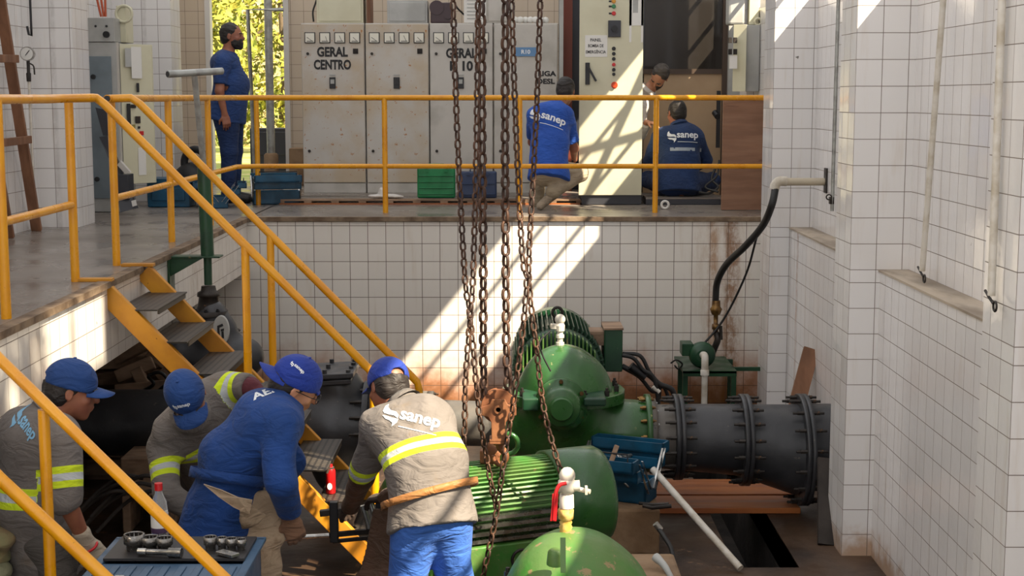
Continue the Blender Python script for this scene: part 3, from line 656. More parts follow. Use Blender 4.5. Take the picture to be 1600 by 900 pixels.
# --- suction side: pipe, gate valve body, black pipe to the left
t = thing('suction_pipe', 'grey-black pipe and gate valve running along the back wall to the left of the pump', 'pipe', (W(640, 660, PYL).x, PYL, PIT))
zs = W(600, 660, PYL).z; X = lambda px: W(px, 660, PYL).x
m = MB(); m.cyl((X(672), PYL, zs), (X(772), PYL, zs-.01), .15, .145, n=36); m.cyl((X(765), PYL, zs-.01), (pc.x-.44, PYL, zs), .145, .15, n=36); part('pipe_section', m, M_blk2, t)
m = MB(); m.cyl((X(560), PYL, zs), (X(680), PYL, zs), .19, .15, n=36); part('reducer', m, M_blk2, t)
m = MB(); m.lathe((X(668), PYL, zs), (1, 0, 0), [(-.04, .205), (-.002, .205), (-.002, .17), (.003, .17), (.003, .205), (.04, .205)], 36); part('flange', m, M_blk2, t); bolts(t, (X(668), PYL, zs), (1, 0, 0), .185, 12, .013, .14, M_iron)
m = MB(); m.lathe((X(580), PYL, zs), (1, 0, 0), [(-.04, .27), (-.003, .27), (-.003, .2), (.003, .2), (.003, .27), (.04, .27)], 36); part('flange', m, M_blk, t); bolts(t, (X(578), PYL, zs), (1, 0, 0), .24, 14, .014, .22, M_iron, .5)
s = SDF(); xv = X(510)
s.cone((X(470), PYL, zs-.03), (X(575), PYL, zs-.03), .235, .235, k=.04); s.box((xv, PYL, zs+.09), (.15, .15, .22), k=.06, rr=.05); s.ell((xv+.03, PYL-.02, zs-.08), (.2, .24, .26), k=.08); s.cone((xv+.1, PYL, zs-.3), (xv+.1, PYL, zs+.2), .19, .16, k=.06)
s.plane((X(472), PYL, zs), (-1, 0, 0)); s.plane((X(576), PYL, zs), (1, 0, 0)); sdf_obj('valve_body', s, M_blk, t, .012)
cv = W(513, 580, PYL); m = MB(); R = Matrix.Rotation(math.radians(-3), 3, 'Y')
m.box((cv.x-.17, PYL-.20, cv.z-.055), (cv.x+.17, PYL+.20, cv.z-.025), rot=R); m.box((cv.x-.185, PYL-.22, cv.z-.012), (cv.x+.185, PYL+.22, cv.z+.02), rot=R); m.box((cv.x-.15, PYL-.17, cv.z-.03), (cv.x+.15, PYL+.17, cv.z-.01), rot=R)
cp = part('valve_cover', m, M_blk, t, bevel=.005)
for i, (dx, dy) in enumerate([(-.15, -.19), (0, -.19), (.15, -.19), (-.15, .19), (0, .19), (.15, .19), (.155, -.06), (.155, .07), (-.155, .06), (-.155, -.06), (0, 0)]):
    m = MB(); m.cyl((cv.x+dx, PYL+dy, cv.z+.015), (cv.x+dx, PYL+dy, cv.z+.045), .016, n=6, smooth=False); part('bolt', m, M_blk, cp)
t2 = thing('left_pipe', 'big black pipe under the platform passing behind the three men at the left', 'pipe', (X(150), PYL, PIT))
m = MB(); m.cyl((-3.7, PYL, zs), (X(470), PYL, zs), .215, n=40); part('pipe_section', m, M_blk, t2)
m = MB(); m.lathe((X(455), PYL, zs), (1, 0, 0), [(0, .27), (.04, .27), (.04, .2)], 36); part('flange', m, M_blk, t2); bolts(t2, (X(458), PYL, zs), (1, 0, 0), .243, 14, .014, .14, M_iron)
for x in (-3.0, X(300)):
    m = MB(); m.box((x-.12, PYL-.2, PIT), (x+.12, PYL+.2, zs-.215)); single('pipe_support', m, M_dark, 'concrete support under the black pipe, ' + ('farther left one' if x < -2.9 else 'one behind the crouching man in grey'), 'support', bevel=.01)
# --- far motor: drum with lengthwise fins, eye bolt, terminal box
my0, my1 = 9.95, 10.75; mc = V((W(871, 560, 10.2).x, 10.2, -0.87)); mr = .31
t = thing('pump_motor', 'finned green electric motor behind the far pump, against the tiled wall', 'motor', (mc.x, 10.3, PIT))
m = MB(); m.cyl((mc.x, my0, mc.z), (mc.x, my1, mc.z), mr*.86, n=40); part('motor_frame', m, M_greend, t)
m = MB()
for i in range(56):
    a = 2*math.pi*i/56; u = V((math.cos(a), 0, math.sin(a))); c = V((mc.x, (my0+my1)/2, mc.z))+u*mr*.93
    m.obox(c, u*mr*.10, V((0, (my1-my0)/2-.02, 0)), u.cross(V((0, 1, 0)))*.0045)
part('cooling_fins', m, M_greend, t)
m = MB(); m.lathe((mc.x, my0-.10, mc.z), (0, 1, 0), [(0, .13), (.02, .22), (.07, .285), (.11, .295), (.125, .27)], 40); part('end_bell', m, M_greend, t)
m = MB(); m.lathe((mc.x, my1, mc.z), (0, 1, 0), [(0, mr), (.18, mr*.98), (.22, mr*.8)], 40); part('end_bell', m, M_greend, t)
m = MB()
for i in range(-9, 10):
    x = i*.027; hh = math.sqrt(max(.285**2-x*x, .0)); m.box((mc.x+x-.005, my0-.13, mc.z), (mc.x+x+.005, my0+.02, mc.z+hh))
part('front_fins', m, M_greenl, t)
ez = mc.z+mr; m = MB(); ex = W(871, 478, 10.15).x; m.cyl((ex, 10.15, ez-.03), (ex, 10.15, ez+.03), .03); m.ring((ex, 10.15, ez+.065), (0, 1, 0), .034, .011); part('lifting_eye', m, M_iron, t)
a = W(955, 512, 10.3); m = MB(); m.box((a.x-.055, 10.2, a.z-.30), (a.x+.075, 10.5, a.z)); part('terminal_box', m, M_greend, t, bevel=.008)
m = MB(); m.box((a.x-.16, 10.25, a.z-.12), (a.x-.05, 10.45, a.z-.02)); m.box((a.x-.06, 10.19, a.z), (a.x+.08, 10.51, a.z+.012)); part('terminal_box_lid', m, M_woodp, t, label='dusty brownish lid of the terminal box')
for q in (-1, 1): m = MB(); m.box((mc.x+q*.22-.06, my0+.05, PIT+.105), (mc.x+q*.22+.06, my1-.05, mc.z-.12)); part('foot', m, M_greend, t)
m = MB(); m.box((mc.x-.42, 8.85, PIT), (mc.x+.42, 10.95, PIT+.10)); single('pump_plinth', m, M_block, 'dark concrete base beneath the far pump and motor', 'base', bevel=.015)
# cables of the far motor
t = thing('motor_cables', 'bundle of thick black cables hanging from the far motor toward the pipe', 'cable', (W(1020, 600, 10.2).x, 10.2, PIT))
for i, pts in enumerate([[(972, 555), (990, 560), (1005, 578), (1022, 592), (1030, 640)], [(972, 572), (992, 582), (1012, 585), (1030, 600), (1052, 612), (1050, 650)], [(973, 552), (1000, 556), (1014, 580), (1030, 606), (1026, 650)], [(975, 575), (1000, 590), (1020, 612), (1036, 604), (1046, 625)]]):
    m = MB(); m.tube(arc([W(x, y, 10.2+.04*i) for x, y in pts]), .014 if i != 1 else .02, 8); part('cable', m, M_rubber, t)
m = MB(); a, b = W(985, 572, 10.22), W(1008, 590, 10.22); m.cyl(a, b, .035, .028); a, b = W(1040, 585, 10.22), W(1022, 606, 10.22); part('taped_joint', m, M_blackp, t)
m = MB(); m.cyl(W(1020, 604, 10.2), W(1030, 613, 10.2), .016); part('end_sleeve', m, M_whitep, t, label='pale cable sleeve')
# ================================================================== NEAR PUMP (only its top shows) and loose motor
nc = V((W(898, 900, 5.7).x, 5.7, -1.03))
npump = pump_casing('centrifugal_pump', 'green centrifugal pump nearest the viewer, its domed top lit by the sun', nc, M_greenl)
m = MB(); z0 = nc.z+.28; q = W(884, 820, 5.7)
m.lathe((q.x, 5.7, z0-.04), (0, 0, 1), [(0, .03), (.05, .028), (.05, .022), (.06, .022), (.065, .027), (.075, .022), (.085, .027), (.095, .022), (.105, .026), (.115, .021), (.12, .03), (.155, .032), (.165, .026)], 16); part('threaded_nipple', m, paint('thread_tape', '#b98f3c', .6, c2='#d8b870', amt=.8, scale=30, bump=.4), npump, label='yellowed threaded nipple')
m = MB(); m.lathe((q.x+.003, 5.7, z0+.125), (0, 0, 1), [(0, .03), (.055, .028), (.055, .02), (.065, .02), (.065, .032), (.11, .034), (.12, .02)], 14); m.ball((q.x+.005, 5.7, z0+.255), (.033, .03, .035)); m.cyl((q.x-.03, 5.7, z0+.21), (q.x+.055, 5.7, z0+.215), .022, n=12); m.cyl((q.x+.05, 5.7, z0+.20), (q.x+.095, 5.68, z0+.195), .010, n=8); m.box((q.x+.075, 5.67, z0+.185), (q.x+.085, 5.70, z0+.215)); part('tap_body', m, M_whitep, npump)
m = MB(); m.tube(arc([(q.x+.0, 5.66, z0+.235), (q.x-.03, 5.655, z0+.225), (q.x-.045, 5.65, z0+.18), (q.x-.05, 5.65, z0+.09)]), [.008]*13+[.008]*6, 8); m.obox((q.x-.047, 5.65, z0+.14), (.012, 0, 0), (0, .003, 0), (.004, 0, .055)); part('tap_handle', m, M_red, npump, label='red lever handle')
m = MB(); a = W(868, 865, 5.45); m.lathe((a.x, a.y, a.z-.04), (0, -.15, 1), [(0, .035), (.05, .03), (.06, .02)], 14); a = W(800, 800, 5.45); part('filler_plug', m, M_greenl, npump)
m = MB(); a = W(880, 895, 5.32); m.beam(a, a+V((0, .05, .12)), .02, .012); part('rib', m, M_greenl, npump)

# --- loose motor hanging from the hook
mo = W(793, 789, 7.3); ad = V((math.cos(math.radians(20)), math.sin(math.radians(20)), 0.02)).normalized(); R = .245
sx = V((0, 0, 1)); sd = ad.cross(sx).normalized()
t = thing('loose_motor', 'green finned electric motor slung from the chain hook behind the near pump', 'motor', (mo.x, mo.y, PIT+.02))
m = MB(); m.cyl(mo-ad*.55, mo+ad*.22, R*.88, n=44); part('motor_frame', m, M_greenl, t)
m = MB()
for i in range(60):
    a = 2*math.pi*i/60; u = sd*math.cos(a)+sx*math.sin(a)
    if u.z > .12 or u.z < -.85 or u.y > 0: m.obox(mo-ad*.165+u*R*.93, ad*.375, u*R*.055, u.cross(ad)*.0045)
part('cooling_fins', m, M_greenl, t)
m = MB(); m.lathe(mo+ad*.21, ad, [(0, R*.97), (.0, R*1.05), (.27, R*1.05), (.30, R*.98), (.31, R*.55)], 48); part('fan_cowl', m, M_green, t)
m = MB(); m.lathe(mo-ad*.66, ad, [(0, .10), (.02, .17), (.07, .235), (.12, R)], 44); part('end_bell', m, M_green, t)
fd = (sd if sd.y < 0 else -sd)
m = MB()
for zk in (.022, -.018, -.058, -.098): rk = math.sqrt(R*R-zk*zk)*.96; m.beam(mo+ad*-.52+fd*rk+sx*zk, mo+ad*.2+fd*rk+sx*zk, .018, .05, up=fd)
part('side_rail', m, M_steel, t, label='bare steel side rails')
m = MB(); pl = mo+fd*(R*.84)-sx*.205; m.obox(pl-ad*.2, ad*.34, fd*.05, sx*.085); part('terminal_plate', m, M_greenl, t, bevel=.006)
m = MB(); m.lathe(pl-ad*.02+fd*.045, fd, [(0, .055), (.012, .055), (.012, .042), (.004, .04)], 24); part('cable_entry', m, M_iron, t)
m = MB(); m.obox(mo-sx*(R+.03)-ad*.15, ad*.38, fd*.2, sx*.05); m.obox(mo-sx*(R+.13)-ad*.15, ad*.34, fd*.17, sx*.11); part('feet', m, M_greend, t)
le = mo+sx*(R+.0)-ad*.02; m = MB(); m.ring(le+sx*.075+V((.02, 0, 0)), (0, 1, 0), .052, .013); m.cyl(le-sx*.02, le+sx*.03, .03); part('lifting_eye', m, M_green, t)
m = MB(); m.obox(le+V((-.07, -.05, .025)), (.05, 0, 0), (0, .03, 0), (0, 0, .035)); m.cyl(le+V((-.02, -.05, .03)), le+V((-.09, -.05, .07)), .03); part('lug', m, M_rustl, t, bevel=.01, label='rusty lifting lug')
m = MB(); m.beam((mo.x-.75, mo.y-.25, PIT+.09), (mo.x+.45, mo.y+.15, PIT+.09), .3, .18); o = single('timber_block', m, M_wood, 'heavy timber lying under the hanging motor', 'timber', bevel=.01)
# ================================================================== CHAIN HOIST
def chain_mesh(pts, link, wire, mb=None):
    """interlocked oval links along a polyline"""
    pts = [V(p) for p in pts]; mb = mb or MB(); step = link-2*wire*1.05; d_acc = 0; k = 0
    L = [0]
    for i in range(1, len(pts)): L.append(L[-1]+(pts[i]-pts[i-1]).length)
    tot = L[-1]; s = 0; j = 0
    while s < tot:
        while j < len(L)-2 and L[j+1] < s: j += 1
        f = (s-L[j])/max(L[j+1]-L[j], 1e-6); c = pts[j].lerp(pts[j+1], f); d = (pts[j+1]-pts[j]).normalized()
        a = d.cross(V((0, 1, 0))).normalized(); b = a.cross(d).normalized(); ang = math.radians(35 if k % 2 else 125); sdv = a*math.cos(ang)+b*math.sin(ang)
        hl = link/2-wire; hw = link*.30; ring = []
        for q in range(12):
            th = 2*math.pi*q/12; x = math.cos(th)*hw*.85; y = math.sin(th)*hw*.85; y += (hl-hw*.85)*(1 if math.sin(th) > 0.01 else (-1 if math.sin(th) < -0.01 else 0)); ring.append(c+sdv*x+d*y)
        mb.tube(ring, wire, 5, closed=True); s += step; k += 1
    return mb
HY = 7.15
hk = W(779, 640, HY)
t = thing('hook_block', 'rusty orange pulley block with its hook, hung from the two heavy chains', 'hook', W(785, 700, HY))
m = MB(); m.lathe(hk+V((0, -.025, .02)), (0, 1, 0), [(0, .085), (.012, .088), (.02, .07), (.03, .07), (.038, .088), (.05, .085)], 30); part('sheave', m, M_rustl, t)
for yy in (-.052, .040):
    o_ = hk+V((0, yy, .0)); pl_ = [(-.088, .022), (-.088, -.018), (-.050, -.028), (-.036, -.055), (-.034, -.135), (-.042, -.15), (.042, -.15), (.034, -.135), (.036, -.055), (.050, -.028), (.088, -.018), (.088, .022), (.045, .036), (.032, .062), (-.032, .062), (-.045, .036)]
    m = MB(); m.prism([o_+V((x, 0, z)) for x, z in pl_], (0, .012, 0)); m.cyl(o_+V((0, -.008, .012)), o_+V((0, .02, .012)), .022); part('side_plate', m, M_rustl, t, bevel=.003)
m = MB(); m.cyl(hk+V((-.001, -.06, .012)), hk+V((-.001, .06, .012)), .012); m.box(hk+V((-.045, -.05, -.165)), hk+V((.045, .05, -.14))); part('crosshead', m, M_rustl, t, bevel=.004)
m = MB(); b0 = hk+V((.005, -.0, -.16)); hp_ = arc([b0, b0+V((.003, 0, -.03)), b0+V((.026, 0, -.06)), b0+V((.03, 0, -.09)), b0+V((.004, 0, -.118)), b0+V((-.026, 0, -.10)), b0+V((-.03, 0, -.072))]); m.tube(hp_, [.022-.012*i/(len(hp_)-1) for i in range(len(hp_))], 12); part('hook', m, M_rustl, t)
def chain(label, pts, link, wire, group=None, mat=M_rust):
    m = chain_mesh(pts, link, wire); return single('lifting_chain', m, mat, label, 'chain', group)
TOPZ = -14
def dn(pl, Y): return [W(x, y, Y) for x, y in pl]
chain('heavy rusty chain running down to the left side of the pulley block', dn([(752, -60), (753, 200), (755, 420), (755, 560), (757, 632)], HY), .073, .0085)
chain('heavy rusty chain running down to the right side of the pulley block', dn([(790, -60), (789, 200), (790, 420), (791, 540), (795, 632)], HY), .073, .0085)
chain('thin chain farthest left, hanging in front of the grey cabinet and the man in grey', arc(dn([(706, -60), (714, 200), (726, 430), (734, 490), (748, 640), (756, 690), (770, 770), (778, 798)], 6.9), 3), .052, .0058)
chain('thin chain beside the heavy left chain that ends low by the man in blue trousers', arc(dn([(748, -60), (744, 250), (739, 430), (735, 490), (727, 600), (725, 690), (712, 770), (708, 812), (703, 880), (700, 960)], 6.85), 3), .052, .0058)
chain('thin chain right of the heavy chains, running down left to the near pump', arc(dn([(797, -60), (806, 200), (816, 400), (823, 450), (805, 610), (790, 700), (777, 793), (766, 850), (755, 900), (750, 960)], 6.8), 3), .052, .0058)
chain('thin chain farthest right, passing the crouching man and crossing the far pump', arc(dn([(846, -60), (840, 130), (833, 280), (826, 430), (838, 542), (848, 629), (862, 690), (879, 745)], 6.95), 3), .052, .0058)
# ================================================================== VALVE STAND on the left
t = thing('valve_stand', 'green valve column with grey T-handle, held by a bracket on the platform edge', 'valve', (W(320, 400, PYL).x, PYL, zs))
xq = -1.955
c0, c1 = W(318, 262, PYL), W(320, 402, PYL)
m = MB(); m.cyl((xq-.01, PYL, c0.z), (xq, PYL, c1.z), .042, n=24); part('column', m, M_greend, t)
m = MB(); m.cyl((xq, PYL, c1.z), (xq, PYL, W(320, 445, PYL).z), .026, n=18); part('lower_stem', m, M_greend, t)
m = MB(); bz = W(300, 402, PYL).z; m.box((-2.2, PYL-.06, bz-.0), (xq+.09, PYL+.06, bz+.012)); m.prism([(-2.19, PYL+.03, bz), (-2.19, PYL+.03, bz-.12), (xq-.02, PYL+.03, bz)], (0, .012, 0)); m.prism([(-2.19, PYL-.05, bz), (-2.19, PYL-.05, bz-.12), (xq-.02, PYL-.05, bz)], (0, .012, 0)); m.box((-2.20, PYL-.07, bz-.22), (-2.185, PYL+.07, bz+.012)); part('bracket', m, M_greend, t, bevel=.002)
m = MB(); a, b = W(303, 112, 9.2), W(319, 268, 9.38); m.cyl(a, b, .019, n=14); part('stem', m, M_galv, t)
m = MB(); a, b = W(262, 116, 9.05), W(347, 111, 9.35); m.cyl(a, b, .022, n=14); m.cyl(a+(a-b).normalized()*.001, a+(a-b).normalized()*.002, .017, n=14, mi=1); part('t_handle', m, [M_galv, M_blackp], t)
z1 = W(325, 448, PYL).z; z2 = W(325, 490, PYL).z
m = MB(); m.lathe((xq, PYL, z2-.01), (0, 0, 1), [(0, .12), (.03, .12), (.03, .075), (.05, .075), (.06, .07), (.12, .062), (.125, .075), (.15, .07), (.16, .05), (.19, .045)], 28); part('bonnet', m, M_iron, t)
bolts(t, (xq, PYL, z2+.01), (0, 0, 1), .10, 8, .013, .06, M_blackp)
s = SDF(); bc2 = V((xq+.02, PYL, W(325, 530, PYL).z)); s.ell(bc2, (.17, .10, .21), k=.05); s.cone(bc2+V((-.2, 0, -.12)), bc2+V((.2, 0, -.12)), .13, .13, k=.06); s.cone(bc2, bc2+V((0, 0, .17)), .11, .09, k=.04)
sdf_obj('gate_valve_body', s, M_blk, t, .01)
m = MB(); pts = []
for i in range(28):
    a = 2*math.pi*i/28; pts.append((bc2.x+.075+.052*math.cos(a), PYL-.112, bc2.z+.075+.095*math.sin(a)))
m.prism(pts, (0, .035, 0)); bd = part('maker_badge', m, M_ltgrey, t, bevel=.004, label='pale oval cast badge')
shape_decal('emblem', [[(-.022, .03), (.012, .045), (.018, .03), (-.008, .018)], [(-.022, .03), (-.008, .018), (-.006, -.03), (-.022, -.03)], [(.0, .008), (.022, .014), (.02, -.002), (.0, -.006)], [(.004, -.006), (.018, -.004), (.02, -.05), (.004, -.05)], [(-.022, -.04), (-.002, -.038), (-.002, -.055), (-.02, -.06)]], (bc2.x+.075, PYL-.113, bc2.z+.075), (1, 0, 0), (0, 0, 1), M_ink, bd, off=.0015)
m = MB(); m.cyl((xq, PYL, zs+.19), (xq, PYL, bc2.z-.15), .10); m.lathe((xq, PYL, bc2.z-.24), (0, 0, 1), [(0, .14), (.03, .14), (.03, .1)], 24); part('riser', m, M_blk, t)
# small valve cluster behind the badge
m = MB(); a = W(365, 535, 9.6); m.ball(a, .045); m.cyl(a, a+V((0, 0, .07)), .02); m.cyl(a+V((-.06, 0, .0)), a+V((.06, 0, 0)), .018); m.ring(a+V((0, 0, .08)), (0, 0, 1), .04, .008); m.cyl(a-V((0, 0, .35)), a, .022); single('small_valve', m, M_iron, 'small dark valve on a riser beside the oval badge', 'valve')
# ================================================================== RIGHT SIDE: hose, little pump, bench
PW = 10.75
t = thing('wall_pipe', 'short beige PVC pipe sticking out of the right wall with a white elbow', 'pipe', (2.29, PW, .3))
a = W(1214, 284, PW); m = MB(); m.cyl((a.x+.03, PW, a.z), (2.30, PW, a.z), .028, n=18); part('pipe', m, paint('beige_pvc', '#b9ad97', .5), t)
m = MB(); m.tube(arc([(a.x+.07, PW, a.z+.003), (a.x+.02, PW, a.z+.003), (a.x-.01, PW, a.z-.02), (a.x-.018, PW, a.z-.055)]), .036, 16); part('elbow', m, M_whitep, t)
m = MB(); m.box((2.278, PW-.06, a.z-.08), (2.292, PW+.02, a.z+.10)); part('wall_plate', m, M_iron, t)
hp = [W(1212, 292, PW), W(1206, 320, PW-.05), W(1192, 352, 10.85), W(1165, 384, 11.0), W(1136, 412, 11.3), W(1121, 440, 11.5), W(1118, 470, 11.55)]
m = MB(); m.tube(arc(hp, 8), .027, 14); single('suction_hose', m, M_rubber, 'thick black hose curving down from the wall pipe to the small pump', 'hose')
t = thing('small_pump', 'small green pump with brass fittings on the bench at the back wall', 'pump', (W(1095, 570, 11.55).x, 11.55, W(1095, 572, 11.5).z))
a = W(1119, 470, 11.55); b = W(1119, 520, 11.55)
m = MB(); m.lathe((a.x, 11.55, b.z), (0, 0, 1), [(0, .02), (.03, .02), (.03, .03), (.07, .03), (.07, .018), (.14, .018), (.15, .035), (.18, .045), (.19, .05), (.21, .035), (.26, .032)], 14); part('brass_fitting', m, M_brass, t)
m = MB(); m.tube(arc([b+V((0, 0, .0)), b+V((.01, -.02, -.05)), b+V((-.01, 0, -.12)), b+V((-.04, 0, -.2))]), .026, 12); m.tube([b+V((.03, -.03, .06)), b+V((.035, -.03, -.05))], .014); part('elbow_pipe', m, M_iron, t)
c = W(1096, 553, 11.5); m = MB(); m.lathe(c+V((0, -.10, 0)), (0, 1, 0), [(0, .05), (.01, .09), (.05, .105), (.07, .105), (.08, .07), (.25, .07), (.26, .05)], 28); part('pump_body', m, M_greend, t)
m = MB(); m.box((c.x-.16, 11.45, c.z-.01), (c.x-.07, 11.62, c.z+.09)); part('motor_box', m, M_greend, t, bevel=.006)
m = MB(); e = W(1101, 560, 11.36); m.tube(arc([e+V((-.01, .05, .02)), e+V((0, 0, .02)), e+V((0, -.02, -.03)), e+V((0, -.02, -.1))]), .028, 14); part('white_elbow', m, M_whitep, t, label='white plastic elbow')
m = MB(); m.cyl((e.x, 11.34, PIT), (e.x, 11.34, e.z-.08), .024); m.lathe((e.x, 11.34, e.z-.13), (0, 0, 1), [(0, .034), (.04, .034), (.045, .03)], 16); part('drain_pipe', m, M_whitep, t)
m = MB(); m.tube(arc([W(1182, 372, 11.0), W(1165, 430, 11.3), W(1130, 500, 11.5), W(1090, 548, 11.5)], 8), .009, 8); single('power_cable', m, M_rubber, 'thin black cable hanging beside the hose down to the small pump', 'cable')
m = MB(); k = W(1060, 575, 11.5); m.tube(arc([k+V((-.06, 0, .04)), k+V((-.02, -.03, .07)), k+V((.03, 0, .03)), k+V((.0, .02, -.01)), k+V((-.03, 0, .02))]), .007, 6); single('cable_loop', m, M_rubber, 'loop of thin wire on the left end of the green bench', 'cable')
t = thing('pump_bench', 'green steel bench carrying the small pump at the back wall', 'bench', (W(1130, 600, 11.6).x, 11.6, PIT))
bz = W(1100, 574, 11.5).z; bx0, bx1 = W(1064, 574, 11.5).x, W(1192, 574, 11.5).x
m = MB(); m.box((bx0, 11.35, bz-.02), (bx0+.42, 12.0, bz)); m.box((bx0, 11.35, bz-.045), (bx0+.42, 11.38, bz-.005)); m.box((bx0+.4, 11.5, bz-.03), (bx1, 11.53, bz-.0)); part('top_frame', m, M_greend, t)
for x, y in ((bx0+.02, 11.38), (bx0+.40, 11.38), (bx0+.05, 11.97), (bx0+.46, 11.97)):
    m = MB(); m.box((x-.02, y-.02, PIT), (x+.02, y+.02, bz-.02)); part('leg', m, M_greend, t)
# boards and debris
m = MB(); a, b = W(1262, 545, 10.6), W(1240, 640, 10.3); m.beam(W(1268, 545, 10.2), W(1238, 640, 9.95)-V((.05, 0, .3)), .11, .03, up=(0, -1, .2)); single('leaning_plank', m, M_wood, 'brown plank leaning on the right wall behind the black pipe', 'plank')
m = MB(); a = WZ(1024, 742, PIT+.07); 
for i, (y0, y1, zz) in enumerate(((9.32, 9.62, .03), (9.66, 10.05, .03))):
    mm = MB(); mm.box((.93+.02*i, y0, PIT+.002), (1.88+.01*i, y1, PIT+.04)); single('floor_board', mm, M_woodr, ('wide reddish-brown board across the channel under the black pipe, nearer of the two', 'wide reddish-brown board under the black pipe, farther of the two')[i], 'board', bevel=.003)
m = MB(); m.beam(WZ(1283, 852, PIT)+V((.04, 0, 0)), W(1297, 748, 8.9)+V((.0, .1, .1)), .12, .03, up=(0, -1, 0)); single('dark_plank', m, M_dark, 'dark narrow plank standing against the middle right pillar', 'plank')
m = MB(); m.cyl(WZ(1157, 888, PIT+.025), W(1020, 733, 8.75), .021, n=16); single('pvc_pole', m, M_whitep, 'long white plastic pipe leaning from the floor channel toward the toolbox', 'pole')
bk0 = W(960, 790, 8.6); m = MB(); m.box((bk0.x-.05, 8.45, PIT), (W(1030, 800, 8.5).x, 9.0, W(1000, 792, 8.5).z)); single('concrete_block', m, M_block, 'stained concrete block under the open blue toolbox', 'block', bevel=.015)
m = MB(); a = W(1005, 865, 6.3); m.box((a.x-.1, 6.1, PIT), (W(1058, 865, 6.3).x, 6.42, W(1030, 864, 6.42).z)); single('concrete_block', m, M_block, 'low concrete block at the bottom, right of the near pump', 'block', bevel=.015)
m = MB(); m.tube(arc([W(1028, 825, 7.0), W(1040, 842, 6.95), W(1050, 862, 6.9), W(1055, 905, 6.8)]), .012, 8); m.cyl(W(1024, 818, 7.0), W(1032, 828, 7.0), .016, mi=1); single('air_hose', m, [M_rubber, M_steel], 'black hose with steel end coming down right of the near pump', 'hose')
m = MB(); m.tube(arc([W(1024, 870, 6.2), W(1038, 884, 6.15), W(1050, 905, 6.1)]), [.02, .02, .019, .018, .016, .016, .015, .015, .014, .013, .013, .013, .013][:13], 10); single('grease_gun_hose', m, M_ltgrey, 'pale metal hose end lying on the low concrete block', 'hose')
# ------ open cantilever toolbox
def toolbox(name, label, c, s, ang, mat, trays=True, group=None):
    t = thing(name, label, 'toolbox', c, group); R = Matrix.Rotation(ang, 3, 'Z'); c = V(c)
    def pb(nm, a, b, mt=mat, tilt=0, lab=None):
        m = MB(); A, B = V(a)*s, V(b)*s; w_ = .012*s
        m.box((A.x, A.y, A.z), (B.x, B.y, A.z+w_)); m.box((A.x, A.y, A.z), (B.x, A.y+w_, B.z)); m.box((A.x, B.y-w_, A.z), (B.x, B.y, B.z)); m.box((A.x, A.y, A.z), (A.x+w_, B.y, B.z)); m.box((B.x-w_, A.y, A.z), (B.x, B.y, B.z))
        Rt = Matrix.Rotation(tilt, 3, 'Y'); m.v = [tuple(c+R@(Rt@V(v))) for v in m.v]; return part(nm, m, mt, t, label=lab)
    pb('body', (-.25, -.1, 0), (.25, .1, .14))
    for q, (dx, z) in enumerate(((-.16, .17), (.16, .17), (-.24, .25), (.24, .25))):
        sg = -1 if dx < 0 else 1; pb('tray', (-.25, dx-.10 if sg < 0 else dx-.02, z), (.25, dx+.02 if sg < 0 else dx+.10, z+.07))
    for sx_ in (-.22, .22):
        for sg in (-1, 1):
            m = MB(); m.beam(V((sx_*s*1.16, sg*.07*s, .06*s)), V((sx_*s*1.16, sg*.24*s, .29*s)), .012*s, .004*s); m.beam(V((sx_*s*1.16, sg*.02*s, .08*s)), V((sx_*s*1.16, sg*.19*s, .30*s)), .012*s, .004*s); m.v = [tuple(c+R@V(v)) for v in m.v]; part('arm', m, M_steel, t)
    m = MB(); m.tube([V(p)*s for p in ((-.2, -.3, .30), (-.2, -.3, .36), (.2, -.3, .36), (.2, -.3, .30))], .006*s, 6); m.v = [tuple(c+R@V(v)) for v in m.v]; part('handle', m, M_blackp, t)
    return t, R
tbc = V((W(962, 780, 8.6).x, 8.72, W(1000, 792, 8.5).z+.003))
tb, R = toolbox('toolbox', 'open teal metal toolbox with tools in its trays, on the concrete block', tbc, .95, math.radians(-25), M_teal)
rr = random.Random(3)
for i, (nm, lab, mt) in enumerate((('screwdriver', 'red-handled screwdriver lying in the teal toolbox tray', M_red), ('spanner', 'steel spanner lying in the upper tray of the teal toolbox', M_steel), ('spanner', 'steel spanner standing askew in the body of the teal toolbox', M_steel), ('pliers', 'pliers with pale handles in the teal toolbox', M_ltgrey))):
    p = tbc+V(((-.05, .06, .02, -.04)[i], (-.06, -.03, .0, .08)[i]-.05, (.24, .27, .13, .16)[i])); d = V((rr.uniform(-1, 1), -.6, rr.uniform(-.15, .3))).normalized()*.1; m = MB(); m.cyl(p-d, p+d*.2, .012); m.cyl(p+d*.2, p+d, .006, n=8)
    if nm != 'screwdriver': m.ring(p+d*1.12, d.orthogonal(), .016, .006, 12, 6)
    single(nm, m, mt, lab, nm)
m = MB(); m.beam(W(942, 758, 8.35), W(964, 696, 8.45), .028, .02, up=(0, -1, 0)); single('hammer_handle', m, M_woodp, 'wooden tool handle sticking up from the teal toolbox', 'tool handle', bevel=.004)
m = MB(); a = W(1005, 790, 8.4); m.tube([a, a+V((.05, -.03, -.005)), a+V((.16, -.05, .012))], .012, 8); m.tube([a+V((-.02, .05, .0)), a+V((.06, .02, .0)), a+V((.15, -.0, .01))], .01, 8); single('bolt_cutter', m, M_iron, 'dark tool lying on the concrete block beside the toolbox', 'tool')
